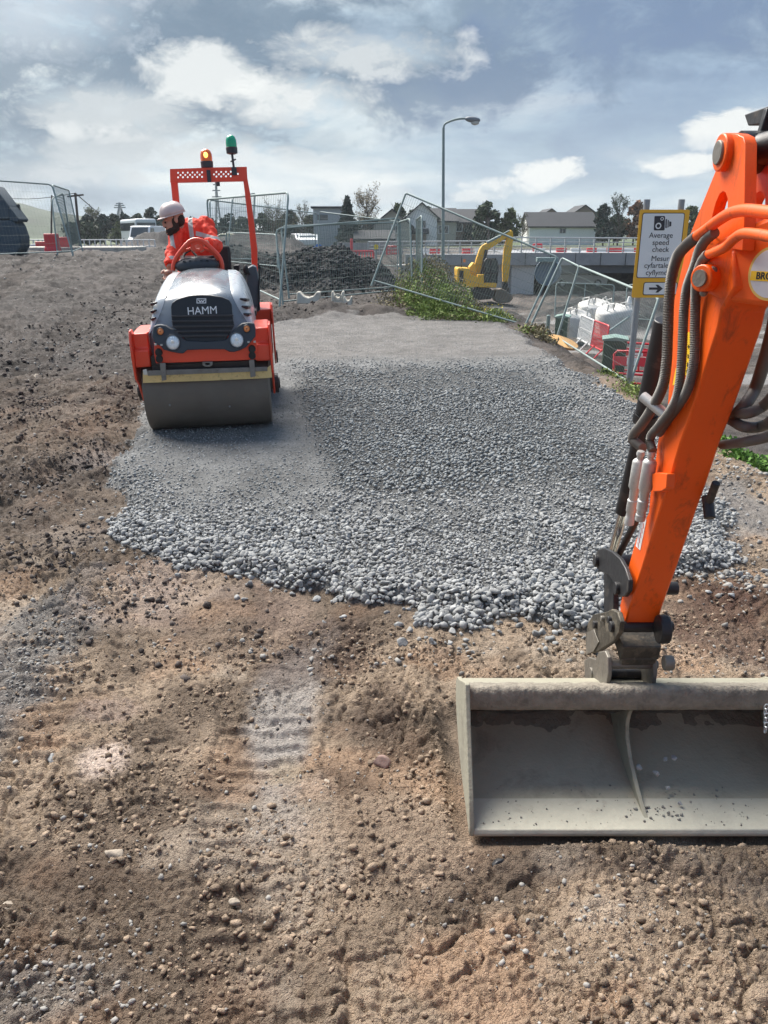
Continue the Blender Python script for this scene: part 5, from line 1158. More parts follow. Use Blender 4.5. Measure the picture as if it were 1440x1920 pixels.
def bulkbag(u, v, Zc, w_, h, lab, sd_):
    c = Z(u, v, Zc); g2 = random.Random(sd_); root = thing('bulk_bag', lab, 'bulk bag', tuple(c), group='white bulk bags in the lower yard')
    m = MB(); n_, mm = 20, 16; P = []
    for i in range(mm + 1):
        t_ = i / mm; rr = w_ / 2 * (1.0 + .12 * math.sin(t_ * math.pi)) * (1 if t_ < .75 else max(.02, 1 - ((t_ - .75) / .25) ** 2 * .96)); row = []
        for k in range(n_ + 1):
            a = 2 * math.pi * (k % n_) / n_; sq = 1 / max(abs(math.cos(a)), abs(math.sin(a))) ** .7; w2 = 1 + .10 * math.sin(3 * a + sd_) * t_ + .06 * math.sin(7 * a + sd_ * 2 + t_ * 5)
            row.append(c + Vector((math.cos(a) * rr * sq * w2, math.sin(a) * rr * sq * w2, h * (t_ ** .85) * (1 + .10 * math.sin(2 * a + sd_) * t_))))
        P.append(row)
    m.grid(P); m.build('sack', bag, root, smooth=60)
    for k in range(4):
        a = math.pi / 4 + k * math.pi / 2; p = c + Vector((math.cos(a) * w_ * .45, math.sin(a) * w_ * .45, h * .82)); m = MB(); m.tube([p, p + Vector((g2.uniform(-.05, .05), 0, .2)), p + Vector((.14, g2.uniform(-.1, .1), .24)), p + Vector((.2, .05, .05))], .025, 6); m.build('lifting_loop', bag, root)
bulkbag(1078, 630, 25, .80, .75, 'left-hand white bulk bag, partly behind the white crowd barrier', 1); bulkbag(1112, 612, 27, .95, .85, 'middle white bulk bag standing highest behind the red crowd barrier', 2); bulkbag(1148, 626, 25.5, .95, .88, 'right-hand white bulk bag nearest the speed check sign', 3)
bd_ = thing('timber_board', 'round orange-tan timber board lying tilted on the soil bank below the smaller cabinet', 'board', tuple(Z(1054, 642, 14.2)), world=False); bd_.rotation_euler = (R(14), R(14), 0)
m = MB(); m.cyl((0, 0, -.02), (0, 0, .02), .29, n=40); m.build('disc', pmat('tan_timber', (.62, .36, .14), .75, var=.15, scale=10, dirt=.15), bd_, bevel=.004)
cn = thing('traffic_cone', 'white topped traffic cone standing in the lower yard beneath the sign', 'cone', tuple(Z(1178, 582, 27)), world=False); m = MB(); m.lathe([(.16, 0), (.15, .03), (.06, .42), (.03, .46), (0, .46)], n=18); m.build('cone_body', whp, cn); m = MB(); m.box((0, 0, 0), (.38, .38, .04)); m.build('cone_base', redp, cn, bevel=.01)

# ---- street lamp
lb = gy(829, 41); top = AY(831.5, 240, 41)
SL = thing('street_lamp', 'tall grey street lamp with a curved outreach arm rising behind the weeds', 'street lamp', tuple(lb))
m = MB(); m.tube([lb, lb + Vector((0, 0, 1.6)), lb + Vector((0, 0, 1.62)), Vector((top.x, 41, top.z))], [.115, .11, .085, .06], 14); m.build('pole', galv_g, SL)
arm_ = curve([Vector((top.x, 41, top.z - .05)), AY(834, 233, 41), AY(845, 227, 41), AY(860, 223, 41), AY(875, 222, 41)], 8); m = MB(); m.tube(arm_, .045, 10); m.build('outreach_arm', galv_g, SL)
c = AY(886, 226, 41); m = MB(); m.ell(c + Vector((0, 0, .04)), (.37, .16, .13), (0, R(6), 0), 20, 12); lh = m.build('lantern', pmat('lantern_grey', (.18, .20, .22), .5), SL); m = MB(); m.ell(c + Vector((.12, 0, -.08)), (.2, .12, .12), None, 16, 10); m.build('lantern_bowl', pmat('lantern_bowl', (.5, .52, .5), .3), lh)

# ---- yellow excavator on the lower site
yel = pmat('machine_yellow', (.78, .45, .03), .5, var=.12, scale=4, dirt=.3, dirtcol=(.25, .16, .06), dscale=2.0); glass_d = pmat('cab_glass', (.02, .05, .05), .15, coat=.5)
def Z5(x, y): return (780 + x / 3.4286, 340 + y / 3.4286)
Ye = 54.0
def ey(px, dy, th): return [AY(*Z5(a, b), Ye + dy) for a, b in px]
YEX = thing('yellow_excavator', 'yellow tracked excavator standing side-on in the lower site before the bridge', 'excavator', tuple(gy(905, Ye)))
def epart(px, dy, th, mat, nm, par=None, bev=.04): m = MB(); m.prism(ey(px, dy, th), (0, th, 0)); return m.build(nm, mat, par or YEX, bevel=bev)
epart([(265, 565), (272, 556), (345, 560), (352, 600), (395, 615), (402, 640), (400, 678), (340, 685), (275, 673), (264, 655)], -1.1, 2.2, yel, 'counterweight')
epart([(280, 572), (306, 575), (304, 652), (278, 645)], -1.15, .1, grille_m, 'vent_grille', bev=.01)
epart([(395, 600), (440, 600), (440, 650), (520, 650), (518, 684), (400, 682)], -1.0, 2.0, yel, 'deck')
epart([(344, 552), (372, 520), (388, 560), (395, 612), (352, 598)], -.4, 1.2, yel, 'engine_cover'); epart([(290, 480), (294, 480), (296, 556), (290, 556)], .3, .15, steel_dark, 'exhaust', bev=0)
cb = epart([(442, 512), (455, 498), (508, 498), (520, 515), (524, 560), (516, 655), (445, 652)], -1.0, 1.0, glass_d, 'cab')
m = MB()
for q_ in ([(442, 652), (440, 512), (455, 497), (510, 497), (522, 515), (526, 560), (518, 655)], [(480, 498), (478, 652)], [(442, 590), (522, 590)]):
    m.tube([AY(*Z5(a, b), Ye - 1.03) for a, b in q_], .05, 6)
m.build('cab_frame', steel_dark, cb)
epart([(385, 640), (372, 560), (388, 500), (408, 440), (425, 412), (480, 385), (545, 352), (585, 332), (612, 318), (620, 332), (600, 352), (560, 378), (500, 418), (462, 440), (450, 462), (440, 520), (430, 590), (428, 672), (400, 676)], -.05, .45, yel, 'boom')
m = MB(); m.cyl(AY(*Z5(412, 650), Ye - .15), AY(*Z5(452, 440), Ye - .15), .10, n=12); m.build('boom_cylinder', steel_dark, YEX); m = MB(); m.cyl(AY(*Z5(455, 396), Ye), AY(*Z5(540, 352), Ye), .09, n=12); m.cyl(AY(*Z5(540, 352), Ye), AY(*Z5(602, 316), Ye), .05, n=12); m.build('stick_cylinder', galv_g, YEX)
epart([(598, 318), (612, 312), (624, 325), (626, 380), (612, 470), (598, 600), (590, 660), (560, 660), (556, 560), (566, 440), (582, 372), (592, 335)], 0, .35, yel, 'stick')
epart([(556, 645), (590, 640), (592, 700), (575, 712), (552, 700)], 0, .3, steel_dark, 'bucket_link', bev=.02)
epart([(512, 702), (548, 690), (578, 700), (622, 738), (624, 756), (600, 780), (545, 786), (508, 772), (502, 740)], -.5, 1.2, pmat('digger_bucket', (.20, .16, .12), .8, dirt=.4, dirtcol=(.10, .09, .08)), 'digging_bucket', bev=.06)
for dy in (-1.15, .65):
    tk = epart([(345, 712), (360, 694), (480, 690), (502, 706), (503, 735), (480, 758), (370, 766), (348, 745)], dy, .5, rubber, 'track', bev=.03)
    for k in range(5): c_ = AY(*Z5(372 + k * 27, 732 - k * 2), Ye + dy - .02); m = MB(); m.cyl(c_, c_ + Vector((0, .1, 0)), .17, n=12); m.build('track_roller', steel_dark, tk)
epart([(385, 672), (470, 672), (470, 700), (385, 700)], -.7, 1.4, steel_dark, 'undercarriage')
lt = epart([(303, 500), (320, 500), (320, 520), (303, 520)], -.6, .02, amber_g, 'warning_lamp', bev=0)
# big pipe ring end
pr_ = thing('steel_pipe', 'large blue-grey pipe end standing beside the bridge abutment', 'pipe', tuple(AY(1026, 534, 47))); c = AY(1026, 511, 47)
m = MB(); m.lathe([(.0, .05), (.60, .05), (.66, .0), (.70, .0), (.72, .08), (.72, 1.8), (0, 1.8)], c, (.25, 1, 0), 36); m.build('pipe_body', pmat('pipe_slate', (.13, .18, .22), .55, var=.15, scale=3, dirt=.2), pr_); m = MB(); a = AY(1026, 487, 46.9); m.box(a, (1.2, .4, .25)); m.build('pipe_cap', pmat('cap_green', (.22, .30, .29), .6), pr_, bevel=.03)

# ---- bridge and its parapet
conc_b = pmat('bridge_concrete', (.30, .31, .32), .85, var=.12, scale=.8, bump=.1, dirt=.25, dirtcol=(.18, .18, .17), dscale=.5); conc_l = pmat('abutment_concrete', (.50, .50, .49), .85, var=.1, scale=.7, dirt=.2, dirtcol=(.3, .29, .27), dscale=.6)
BR = thing('bridge', 'low grey concrete bridge deck with dark opening and pale abutment on the right', 'bridge', (10, 65, 0))
def bx_(u0, u1, v0, v1, y, th, mat, nm, par=BR, bev=.02): a = AY(u0, v1, y); b = AY(u1, v0, y); m = MB(); m.box(((a.x + b.x) / 2, y + th / 2, (a.z + b.z) / 2), (abs(b.x - a.x), th, abs(b.z - a.z))); return m.build(nm, mat, par, bevel=bev)
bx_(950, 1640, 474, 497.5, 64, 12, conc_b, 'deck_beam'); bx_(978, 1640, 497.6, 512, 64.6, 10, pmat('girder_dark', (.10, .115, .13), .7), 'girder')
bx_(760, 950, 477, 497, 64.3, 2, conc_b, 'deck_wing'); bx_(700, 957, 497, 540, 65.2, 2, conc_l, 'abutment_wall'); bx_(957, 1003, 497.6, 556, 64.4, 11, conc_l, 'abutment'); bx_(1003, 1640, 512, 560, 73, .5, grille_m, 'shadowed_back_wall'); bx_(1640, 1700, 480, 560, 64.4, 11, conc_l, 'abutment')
m = MB()
for i in range(14): a = AY(985 + i * 47, 486, 63.985); m.box(a, (.04, .05, .95))
m.build('panel_joints', grille_m, BR)
rail_m = pmat('parapet_aluminium', (.48, .50, .50), .5, metal=.3, var=.1)
def parapet(u0, u1, va, vb, dv, Yp, n, lab):
    a, b = AY(u0, va, Yp), AY(u1, vb, Yp); h = dv / F * Yp * .96; root = thing('bridge_parapet', lab, 'parapet', tuple(a), group='pale metal parapets on the bridge')
    for k in range(n + 1): p = a.lerp(b, k / n); m = MB(); m.bar(p, p + Vector((0, .0, h)), .09, .12, up=(0, 1, 0)); m.build('parapet_post', rail_m, root)
    for t_, r_ in ((1.0, .055), (.72, .035), (.45, .035), (.2, .03)): m = MB(); m.tube([a + Vector((0, -.05, h * t_)), b + Vector((0, -.05, h * t_))], r_, 6); m.build('parapet_rail', rail_m, root)
parapet(950, 1330, 474, 476, 27, 64.2, 14, 'taller parapet with thick posts along the right half of the bridge'); parapet(690, 948, 477, 475, 22, 64.6, 12, 'lower parapet with thin posts left of the excavator bucket')
def wbar(u, v, Yb, w_, h, red_, lab, grp='red and white water-filled barriers', yaw=0):
    p = AY(u, v, Yb); root = thing('road_barrier', lab, 'road barrier', tuple(p), world=False, group=grp); root.rotation_euler = (0, 0, yaw)
    m = MB(); m.prism([(-w_ / 2, -.22, 0), (-w_ / 2, .22, 0), (-w_ / 2, .20, h * .3), (-w_ / 2, .10, h * .45), (-w_ / 2, .09, h), (-w_ / 2, -.09, h), (-w_ / 2, -.10, h * .45), (-w_ / 2, -.20, h * .3)], (w_, 0, 0)); m.build('barrier_body', redp if red_ else whp, root, bevel=.03); return root
ORD = ['first', 'second', 'third', 'fourth', 'fifth', 'sixth', 'seventh', 'eighth', 'ninth']; cnt = [0, 0]
for i, (u, rd) in enumerate([(795, 0), (815, 1), (876, 1), (900, 0), (1012, 0), (1052, 1), (1079, 0), (1109, 1), (1127, 0), (1145, 1), (1160, 1), (1178, 0), (1196, 1), (1215, 0), (1235, 1)]):
    wbar(u, 476 if u < 950 else 475.5, 66.5, .8, .42, rd, ORD[cnt[rd]] + (' red' if rd else ' white') + ' barrier unit on the bridge road, counted from the left', 'barrier units on the bridge'); cnt[rd] += 1
def rfence(c4, lab, mat): return fence(c4, lab, 'hoarding_panel', 'hoarding', 'red works fencing at mid distance', r=.06, rw=.03, nv=9, nh=2, mat=mat, wm=mat, rnd=.05)
rfence([Z(700, 497, 46), Z(650, 500, 44), Z(652, 471, 44), Z(700, 471, 46)], 'red slatted works fencing right of the red post', redp); rfence([Z(1000, 476, 66), Z(1016, 476, 66), Z(1016, 458, 66), Z(1000, 458, 66)], 'red mesh gate on the bridge between parapets', redp); rfence([Z(748, 476, 60), Z(725, 478, 60), Z(725, 462, 60), Z(748, 462, 60)], 'red frame fencing left of the bridge parapet', redp)
o = thing('marker_post', 'tall red marker post in front of the slatted works fencing', 'post', tuple(Z(660, 500, 43))); m = MB(); m.bar(Z(660, 500, 43), Z(659, 448, 43), .14, .14, up=(0, 1, 0)); m.build('post_body', redp, o, bevel=.02)
o = thing('low_wall', 'pale boarded low wall left of the red marker post', 'wall', tuple(Z(628, 492, 47))); m = MB(); m.prism([Z(602, 490, 47), Z(655, 498, 45), Z(655, 475, 45), Z(602, 472, 47)], (0, .2, 0)); m.build('wall_face', pmat('boarded_wall', (.36, .34, .30), .9, var=.2), o)
o = thing('retaining_wall', 'long grey block wall behind the red works fencing', 'wall', tuple(Z(670, 480, 62))); m = MB(); m.prism([Z(632, 478, 62), Z(745, 478, 62), Z(745, 452, 62), Z(688, 456, 62), Z(632, 454, 62)], (0, .4, 0)); m.build('wall_face', pmat('block_wall', (.27, .26, .25), .9, var=.2), o)
def rsign(u, v, Yb, r, col, nm, lab):
    c = AY(u, v, Yb); b = gy(u, Yb); o = thing('round_sign', lab, 'sign', tuple(b)); m = MB(); m.cyl((c.x, Yb + .05, b.z), (c.x, Yb + .05, c.z), .04, n=8); m.build('sign_pole', galv_g, o); m = MB(); m.cyl(c, c + Vector((0, .03, 0)), r, n=24); m.build('sign_disc', pmat(nm, col, .5), o)
rsign(705, 463, 44, .13, (.85, .6, .02), 'disc_yellow', 'small yellow round sign above the red works fencing'); rsign(450, 451, 70, .3, (.05, .2, .6), 'disc_blue', 'blue round road sign seen through the roll bar'); rsign(482, 449, 72, .3, (.6, .12, .16), 'disc_pink', 'red round road sign just right of the roll bar post'); rsign(597, 468, 40, .25, (.05, .2, .6), 'disc_blue', 'blue round sign left of the boarded low wall')

# ---- cars, vans, coach
tyre = rubber; glass_c = pmat('car_glass', (.03, .04, .05), .15, coat=.5)
def vehicle(u, Y, L, Hh, Wd, col, name, lab, cat, yaw=0, van=False, dz=0.0):
    p = gy(u, Y, dz); root = thing(name, lab, cat, tuple(p), world=False, group=None); root.rotation_euler = (0, 0, yaw)
    cm = pmat('paint_%02d_%02d_%02d' % tuple(int(c * 99) for c in col), col, .3, var=.04, coat=.6, bump=0)
    if van: pr2 = [(-L / 2, .3), (L / 2, .3), (L / 2, .9), (L * .42, 1.15), (L * .30, Hh * .97), (L * .25, Hh), (-L * .48, Hh), (-L / 2, Hh * .95)]; wn = [(L * .40, 1.18), (L * .30, Hh * .9), (L * .12, Hh * .9), (L * .12, 1.2)]
    else: pr2 = [(-L / 2, .3), (L / 2, .3), (L / 2, .72), (L * .46, .82), (L * .22, .95), (L * .06, Hh), (-L * .30, Hh), (-L * .45, .98), (-L / 2, .9)]; wn = [(L * .20, .97), (L * .05, Hh * .95), (-L * .28, Hh * .95), (-L * .38, .98)]
    m = MB(); m.prism([(x, -Wd / 2, z) for x, z in pr2], (0, Wd, 0)); b = m.build('body', cm, root, bevel=.06)
    for s in (-1, 1): m = MB(); m.prism([(x, s * Wd / 2 - .01, z) for x, z in wn], (0, .02, 0)); m.build('side_window', glass_c, b)
    m = MB(); hx = (L * .43, L * .315) if van else (L * .235, L * .075); z0_ = 1.18 if van else .97; z1_ = Hh * .93; m.prism([(hx[0], -Wd * .42, z0_), (hx[0], Wd * .42, z0_), (hx[1], Wd * .40, z1_), (hx[1], -Wd * .40, z1_)], (.02, 0, .02)); m.build('windscreen', glass_c, b)
    for sx in (-1, 1):
        for s in (-1, 1): m = MB(); m.cyl((sx * L * .32, s * Wd / 2 - s * .18, .32), (sx * L * .32, s * (Wd / 2 + .02), .32), .32, n=18); w2 = m.build('wheel', tyre, root); m = MB(); m.cyl((sx * L * .32, s * (Wd / 2 + .02), .32), (sx * L * .32, s * (Wd / 2 + .03), .32), .19, n=12); m.build('rim', galv, w2)
    return root
vehicle(462, 95, 4.3, 1.5, 1.8, (.7, .7, .72), 'parked_car', 'white parked car seen through the roll bar of the roller', 'car', R(-60)); vehicle(487, 90, 4.2, 1.45, 1.8, (.55, .57, .6), 'parked_car', 'silver parked car just right of the roll bar post', 'car', R(-80)); vehicle(568, 88, 4.2, 1.5, 1.8, (.72, .72, .72), 'parked_car', 'white parked car behind the dark heap at centre left', 'car', R(-70))
vehicle(578, 74, 3.6, 1.2, 1.7, (.66, .7, .66), 'parked_car', 'low pale car nearest the dark heap at centre left', 'car', R(-85)); vehicle(313, 95, 4.5, 1.5, 1.8, (.7, .7, .7), 'parked_car', 'white car to the left of the operator beside the soil heap', 'car', R(180))
vehicle(700, 100, 4.6, 1.9, 1.9, (.7, .72, .72), 'parked_van', 'white van behind the red works fencing at mid distance', 'van', R(-96), True); vehicle(1082, 68, 4.4, 1.5, 1.8, (.5, .52, .54), 'parked_car', 'silver car crossing the right half of the bridge', 'car', 0, dz=.2)
vehicle(278, 84, 5.2, 2.2, 2.0, (.66, .68, .70), 'parked_van', 'white van in front of the coach at far left', 'van', R(-95), True); vehicle(437, 98, 4.3, 1.5, 1.8, (.55, .54, .35), 'parked_van', 'yellowish van among the far cars behind the roll bar', 'van', R(180), True)
p = gy(262, 106); CO = thing('coach', 'pale coach parked in front of the trees at far left', 'coach', tuple(p), world=False); CO.rotation_euler = (0, 0, R(-62)); m = MB(); m.box((0, 0, 1.75), (9.5, 2.5, 2.9)); m.build('body', pmat('coach_white', (.52, .56, .58), .4), CO, bevel=.25); m = MB(); m.box((4.76, 0, 2.0), (.05, 2.2, 1.5)); m.build('windscreen', glass_c, CO, bevel=.02); m = MB(); m.box((0, -1.26, 2.3), (8.6, .04, .9)); m.box((0, 1.26, 2.3), (8.6, .04, .9)); m.build('side_windows', glass_c, CO)
for sx in (-3, 3):
    for s in (-1, 1): m = MB(); m.cyl((sx, s * 1.0, .5), (sx, s * 1.27, .5), .5, n=18); m.build('wheel', tyre, CO)

# ---- left side: silo, barriers, rails, pole
slt = pmat('silo_slate', (.028, .05, .07), .75, var=.15, scale=2, dirt=.15, dirtcol=(.12, .13, .13)); Zs = 24.5
SI = thing('storage_hopper', 'dark slate-blue hopper on a steel frame at the left edge', 'hopper', tuple(Z(20, 505, Zs)))
def sipt(px): return [Z(u, v, Zs) for u, v in px]
m = MB(); m.prism(sipt([(-60, 420), (-20, 376), (4, 350), (9, 352), (36, 388), (36, 412), (-60, 412)]), (0, -.7, 0)); m.build('hood_top', slt, SI, bevel=.03)
m = MB(); m.prism(sipt([(36, 388), (54, 412), (51, 417), (36, 414)]), (0, -.7, 0)); m.build('chute_lip', slt, SI, bevel=.02)
m = MB(); m.prism(sipt([(-80, 413), (42, 413), (50, 424), (57, 445), (57, 462), (50, 474), (36, 481), (20, 483), (0, 481), (-20, 474), (-80, 470)]), (0, -.7, 0)); m.build('hopper_body', slt, SI, bevel=.05)
for a in ([(37, 384), (56, 506)], [(-40, 384), (2, 506)]): m = MB(); q_ = sipt(a); m.bar(q_[0] + Vector((0, -.1, 0)), q_[1] + Vector((0, -.1, 0)), .07, .07, up=(0, 1, 0)); m.build('frame_leg', steel_dark, SI)
for v in (386, 412, 434, 483): m = MB(); q_ = sipt([(-60, v), (38 + (v - 386) * .155, v)]); m.bar(q_[0] + Vector((0, -.1, 0)), q_[1] + Vector((0, -.1, 0)), .05, .05); m.build('frame_bar', steel_dark, SI)
m = MB(); m.prism(sipt([(4, 486), (51, 486), (53, 508), (3, 508)]), (0, -.7, 0)); m.build('base_box', slt, SI, bevel=.03)
wbar(101, 481, 33, .55, .85, 1, 'upright red barrier unit between the posts of the corner fence panels'); wbar(118, 480, 35, .7, .75, 1, 'red barrier unit seen through the edge-on corner fence panel'); wbar(85, 470, 44, .9, .45, 1, 'low red barrier unit left of the corner fence panels'); wbar(70, 472, 46, .6, .4, 0, 'low white barrier unit next to the dark hopper')
for i, (u, rd) in enumerate([(158, 1), (169, 0), (181, 0), (193, 1), (205, 1), (216, 1)]): wbar(u, 476, 52, .5, .42, rd, ['red barrier unit at the left end of the far row', 'first white barrier unit of the far row, beside its left red end', 'second white barrier unit of the far row', 'first of three red barrier units after the white ones in the far row', 'middle of three red barrier units in the far row', 'right-hand end red barrier unit of the far row'][i])
def railrow(u0, u1, v, dv, Yb, n, lab):
    a, b = AY(u0, v, Yb), AY(u1, v, Yb); h = dv / F * Yb; root = thing('white_railing', lab, 'railing', tuple(a))
    for k in range(n + 1): p = a.lerp(b, k / n); m = MB(); m.bar(p - Vector((0, 0, .4)), p + Vector((0, 0, h)), .06, .06, up=(0, 1, 0)); m.build('railing_post', whp, root)
    for t_ in (1, .5): m = MB(); m.tube([a + Vector((0, 0, h * t_)), b + Vector((0, 0, h * t_))], .035, 6); m.build('railing_rail', whp, root)
railrow(150, 240, 474, 22, 58, 9, 'long low white railing behind the far row of barriers'); railrow(228, 292, 474, 22, 54, 6, 'white railing in front of the coach and white van'); railrow(56, 100, 470, 18, 50, 5, 'short white railing between the hopper and the corner fence')
o = thing('concrete_slab', 'pale concrete strip on the ground behind the left fence', 'slab', tuple(gy(90, 36))); a = gy(60, 36); m = MB(); m.box((a.x, 36, a.z + .12), (9, 3.0, .24)); m.build('slab', conc, o, bevel=.03)
def polev(u0, v0, u1, v1, Yb, r, lab, arm=True):
    a = AY(u0, v0, Yb); b = AY(u1, v1, Yb); root = thing('utility_pole', lab, 'utility pole', tuple(a)); m = MB(); m.cyl(a, b, r, r * .75, 8); m.build('pole', pmat('pole_timber', (.10, .085, .075), .9), root)
    if arm: m = MB(); m.bar(b + Vector((-1.0, 0, -.4)) * (r * 5), b + Vector((1.0, 0, -.2)) * (r * 5), r, r); m.build('crossarm', MATS['pole_timber'], root)
    return a, b
_, q1 = polev(151, 470, 141, 362, 48, .09, 'slim utility pole just right of the corner fence at left'); polev(916, 470, 916, 408, 80, .10, 'pale slim pole rising behind the excavator boom', False); polev(990, 445, 990, 403, 140, .13, 'utility pole left of the white house'); polev(96, 470, 97, 366, 40, .05, 'thin pole behind the edge-on corner panel', False)
m = MB(); pts_ = [AY(-60, 352, 60).lerp(q1, k / 10) - Vector((0, 0, .5 * math.sin(math.pi * k / 10))) for k in range(11)]; m.tube(pts_, .02, 4); e_ = AY(228, 384, 290); m.tube([q1.lerp(e_, k / 16) - Vector((0, 0, 3.2 * math.sin(math.pi * k / 16))) for k in range(17)], .03, 4)
o = m.build('overhead_cable', rubber, None); tag(o, 'thin overhead cable running from the left pole to the far pylon', 'cable')
def pylon(u, vt, vb, Yb, lab, wd):
    b = AY(u, vb, Yb); tp = AY(u, vt, Yb); h = tp.z - b.z; root = thing('pylon', lab, 'pylon', tuple(b)); m = MB(); L = []
    for sx in (-1, 1):
        for sy in (-1, 1): m.tube([b + Vector((sx * wd, sy * wd, 0)), b + Vector((sx * wd * .3, sy * wd * .3, h * .65)), b + Vector((sx * wd * .12, sy * wd * .12, h))], .22 * Yb / 300, 4)
    for k in range(8):
        z0_, z1_ = h * k / 8, h * (k + 1) / 8; w0 = wd * (1 - .85 * k / 8) ; w1 = wd * (1 - .85 * (k + 1) / 8)
        for sx in (-1, 1): m.tube([b + Vector((sx * w0, -w0, z0_)), b + Vector((-sx * w1, -w1, z1_))], .12 * Yb / 300, 4)
    m.build('lattice', pmat('pylon_grey', (.22, .24, .26), .7), root)
    for t_, w2 in ((.72, 2.6), (.84, 2.2), (.95, 1.6)): m = MB(); m.bar(b + Vector((-wd * w2 * .6, 0, h * t_)), b + Vector((wd * w2 * .6, 0, h * t_)), .35 * Yb / 300, .35 * Yb / 300); m.build('crossarm', MATS['pylon_grey'], root)
pylon(227, 380, 412, 290, 'far electricity pylon above the trees at left', 1.25)
pylon(411, 341, 440, 260, 'slender lattice mast seen through the roll bar frame', .9)

# ---- houses
slate = pmat('roof_slate', (.026, .03, .036), .8, var=.15, scale=2, bump=.2); brick = pmat('house_brown', (.22, .17, .14), .9, var=.15); rendw = pmat('house_white', (.80, .80, .78), .85, var=.06, scale=1); rendc = pmat('house_cream', (.42, .40, .34), .85, var=.08); wframe = pmat('window_frame', (.65, .65, .65), .6)
def house(u, Y, w_, d, hw, hr, wallm, lab, gable=False, wins=(), chim=0, yaw=0, dz=0):
    p = gy(u, Y, dz); root = thing('house', lab, 'house', tuple(p), world=False); root.rotation_euler = (0, 0, yaw)
    if gable: ol = [(-w_ / 2, 0, -.5), (w_ / 2, 0, -.5), (w_ / 2, 0, hw), (0, 0, hw + hr), (-w_ / 2, 0, hw)]; e = (0, d, 0)
    else: ol = [(-w_ / 2, 0, -.5), (-w_ / 2, d, -.5), (-w_ / 2, d, hw), (-w_ / 2, d / 2, hw + hr), (-w_ / 2, 0, hw)]; e = (w_, 0, 0)
    m = MB(); m.prism(ol, e); wl = m.build('wall', wallm, root)
    for s in (-1, 1):
        m = MB(); t_ = .18; o_ = .4
        if gable: k = hr / (w_ / 2); m.prism([(0, -o_, hw + hr + t_), (s * (w_ / 2 + o_), -o_, hw - o_ * k + t_), (s * (w_ / 2 + o_), -o_, hw - o_ * k), (0, -o_, hw + hr + .01)], (0, d + 2 * o_, 0))
        else: k = hr / (d / 2); yy = (d / 2) + s * (d / 2 + o_); m.prism([(-w_ / 2 - .3, d / 2, hw + hr + t_), (-w_ / 2 - .3, yy, hw - o_ * k + t_), (-w_ / 2 - .3, yy, hw - o_ * k), (-w_ / 2 - .3, d / 2, hw + hr + .01)], (w_ + .6, 0, 0))
        rf = m.build('roof', slate, root)
    for (x, z, ww, wh_) in wins:
        m = MB(); m.box((x, -.02, z), (ww + .2, .1, wh_ + .2)); f_ = m.build('window', wframe, root)
        for s in (-1, 1): m = MB(); m.box((x + s * ww * .26, -.07, z), (ww * .45, .02, wh_)); m.build('pane', glass_c, f_)
    for k in range(chim): m = MB(); m.box((-w_ * .3 + k * w_ * .6, d / 2, hw + hr + .4), (.7, .7, 1.3)); m.build('chimney', brick, rf, bevel=.03)
house(1053, 118, 9.2, 7, 2.5, 1.75, rendw, 'white rendered house with dark slate roof above the bridge', wins=((.0, 1.9, .8, .6),))
house(1030, 150, 6, 8, 3.6, 2.0, brick, 'brown gabled house peeking over the left end of the white house roof', True); house(1092, 150, 8, 8, 3.6, 2.6, brick, 'larger brown gabled house peeking over the right end of the white house roof', True)
house(790, 105, 3.8, 7, 3.4, 1.6, rendw, 'white gabled house just left of the lamp post', True, wins=((0, 2.6, 1.0, .8),)); house(822, 108, 4.4, 8, 3.0, 1.5, rendc, 'cream house crossed by the lamp post', False, wins=((.6, 2.0, 1.2, .8),)); house(860, 112, 5.6, 8, 2.9, 1.6, brick, 'brown house with a white window right of the lamp post', False, wins=((-.4, 2.3, 1.5, .9),))
house(735, 100, 4.4, 8, 2.4, 1.7, rendc, 'cream gabled house behind the leaning fence post', True, wins=((.4, 2.0, .8, .8),)); house(765, 104, 4.5, 8, 1.6, 1.4, brick, 'low brown house between the two pale gabled houses', False)
house(702, 92, 4.0, 6, .9, .8, rendc, 'low pale outbuilding behind the red works fencing', False)
p = gy(622, 100); o = thing('flat_roofed_building', 'grey flat-roofed building behind the centre fence panels', 'building', tuple(p), world=False); m = MB(); m.box((-.4, 3, 2.0), (3.4, 6, 4.6)); m.build('wall', pmat('grey_cladding', (.34, .37, .40), .7), o); m = MB(); m.box((-.4, 3, 4.4), (3.9, 6.6, .22)); m.build('roof', slate, o); m = MB(); m.box((-1.0, -.02, 3.3), (1.2, .06, .6)); m.build('window', glass_c, o)
p = gy(292, 118); o = thing('barn', 'low pale barn roof among the trees left of the operator', 'barn', tuple(p), world=False); m = MB(); m.prism([(-4, 0, -1), (4, 0, -1), (4, 0, 1.2), (0, 0, 2.2), (-4, 0, 1.2)], (0, 9, 0)); m.build('wall', rendc, o); m = MB(); m.prism([(-4.2, -.2, 1.2), (0, -.2, 2.3), (4.2, -.2, 1.2), (0, -.2, 2.18)], (0, 9.4, 0)); m.build('roof', conc_b, o)

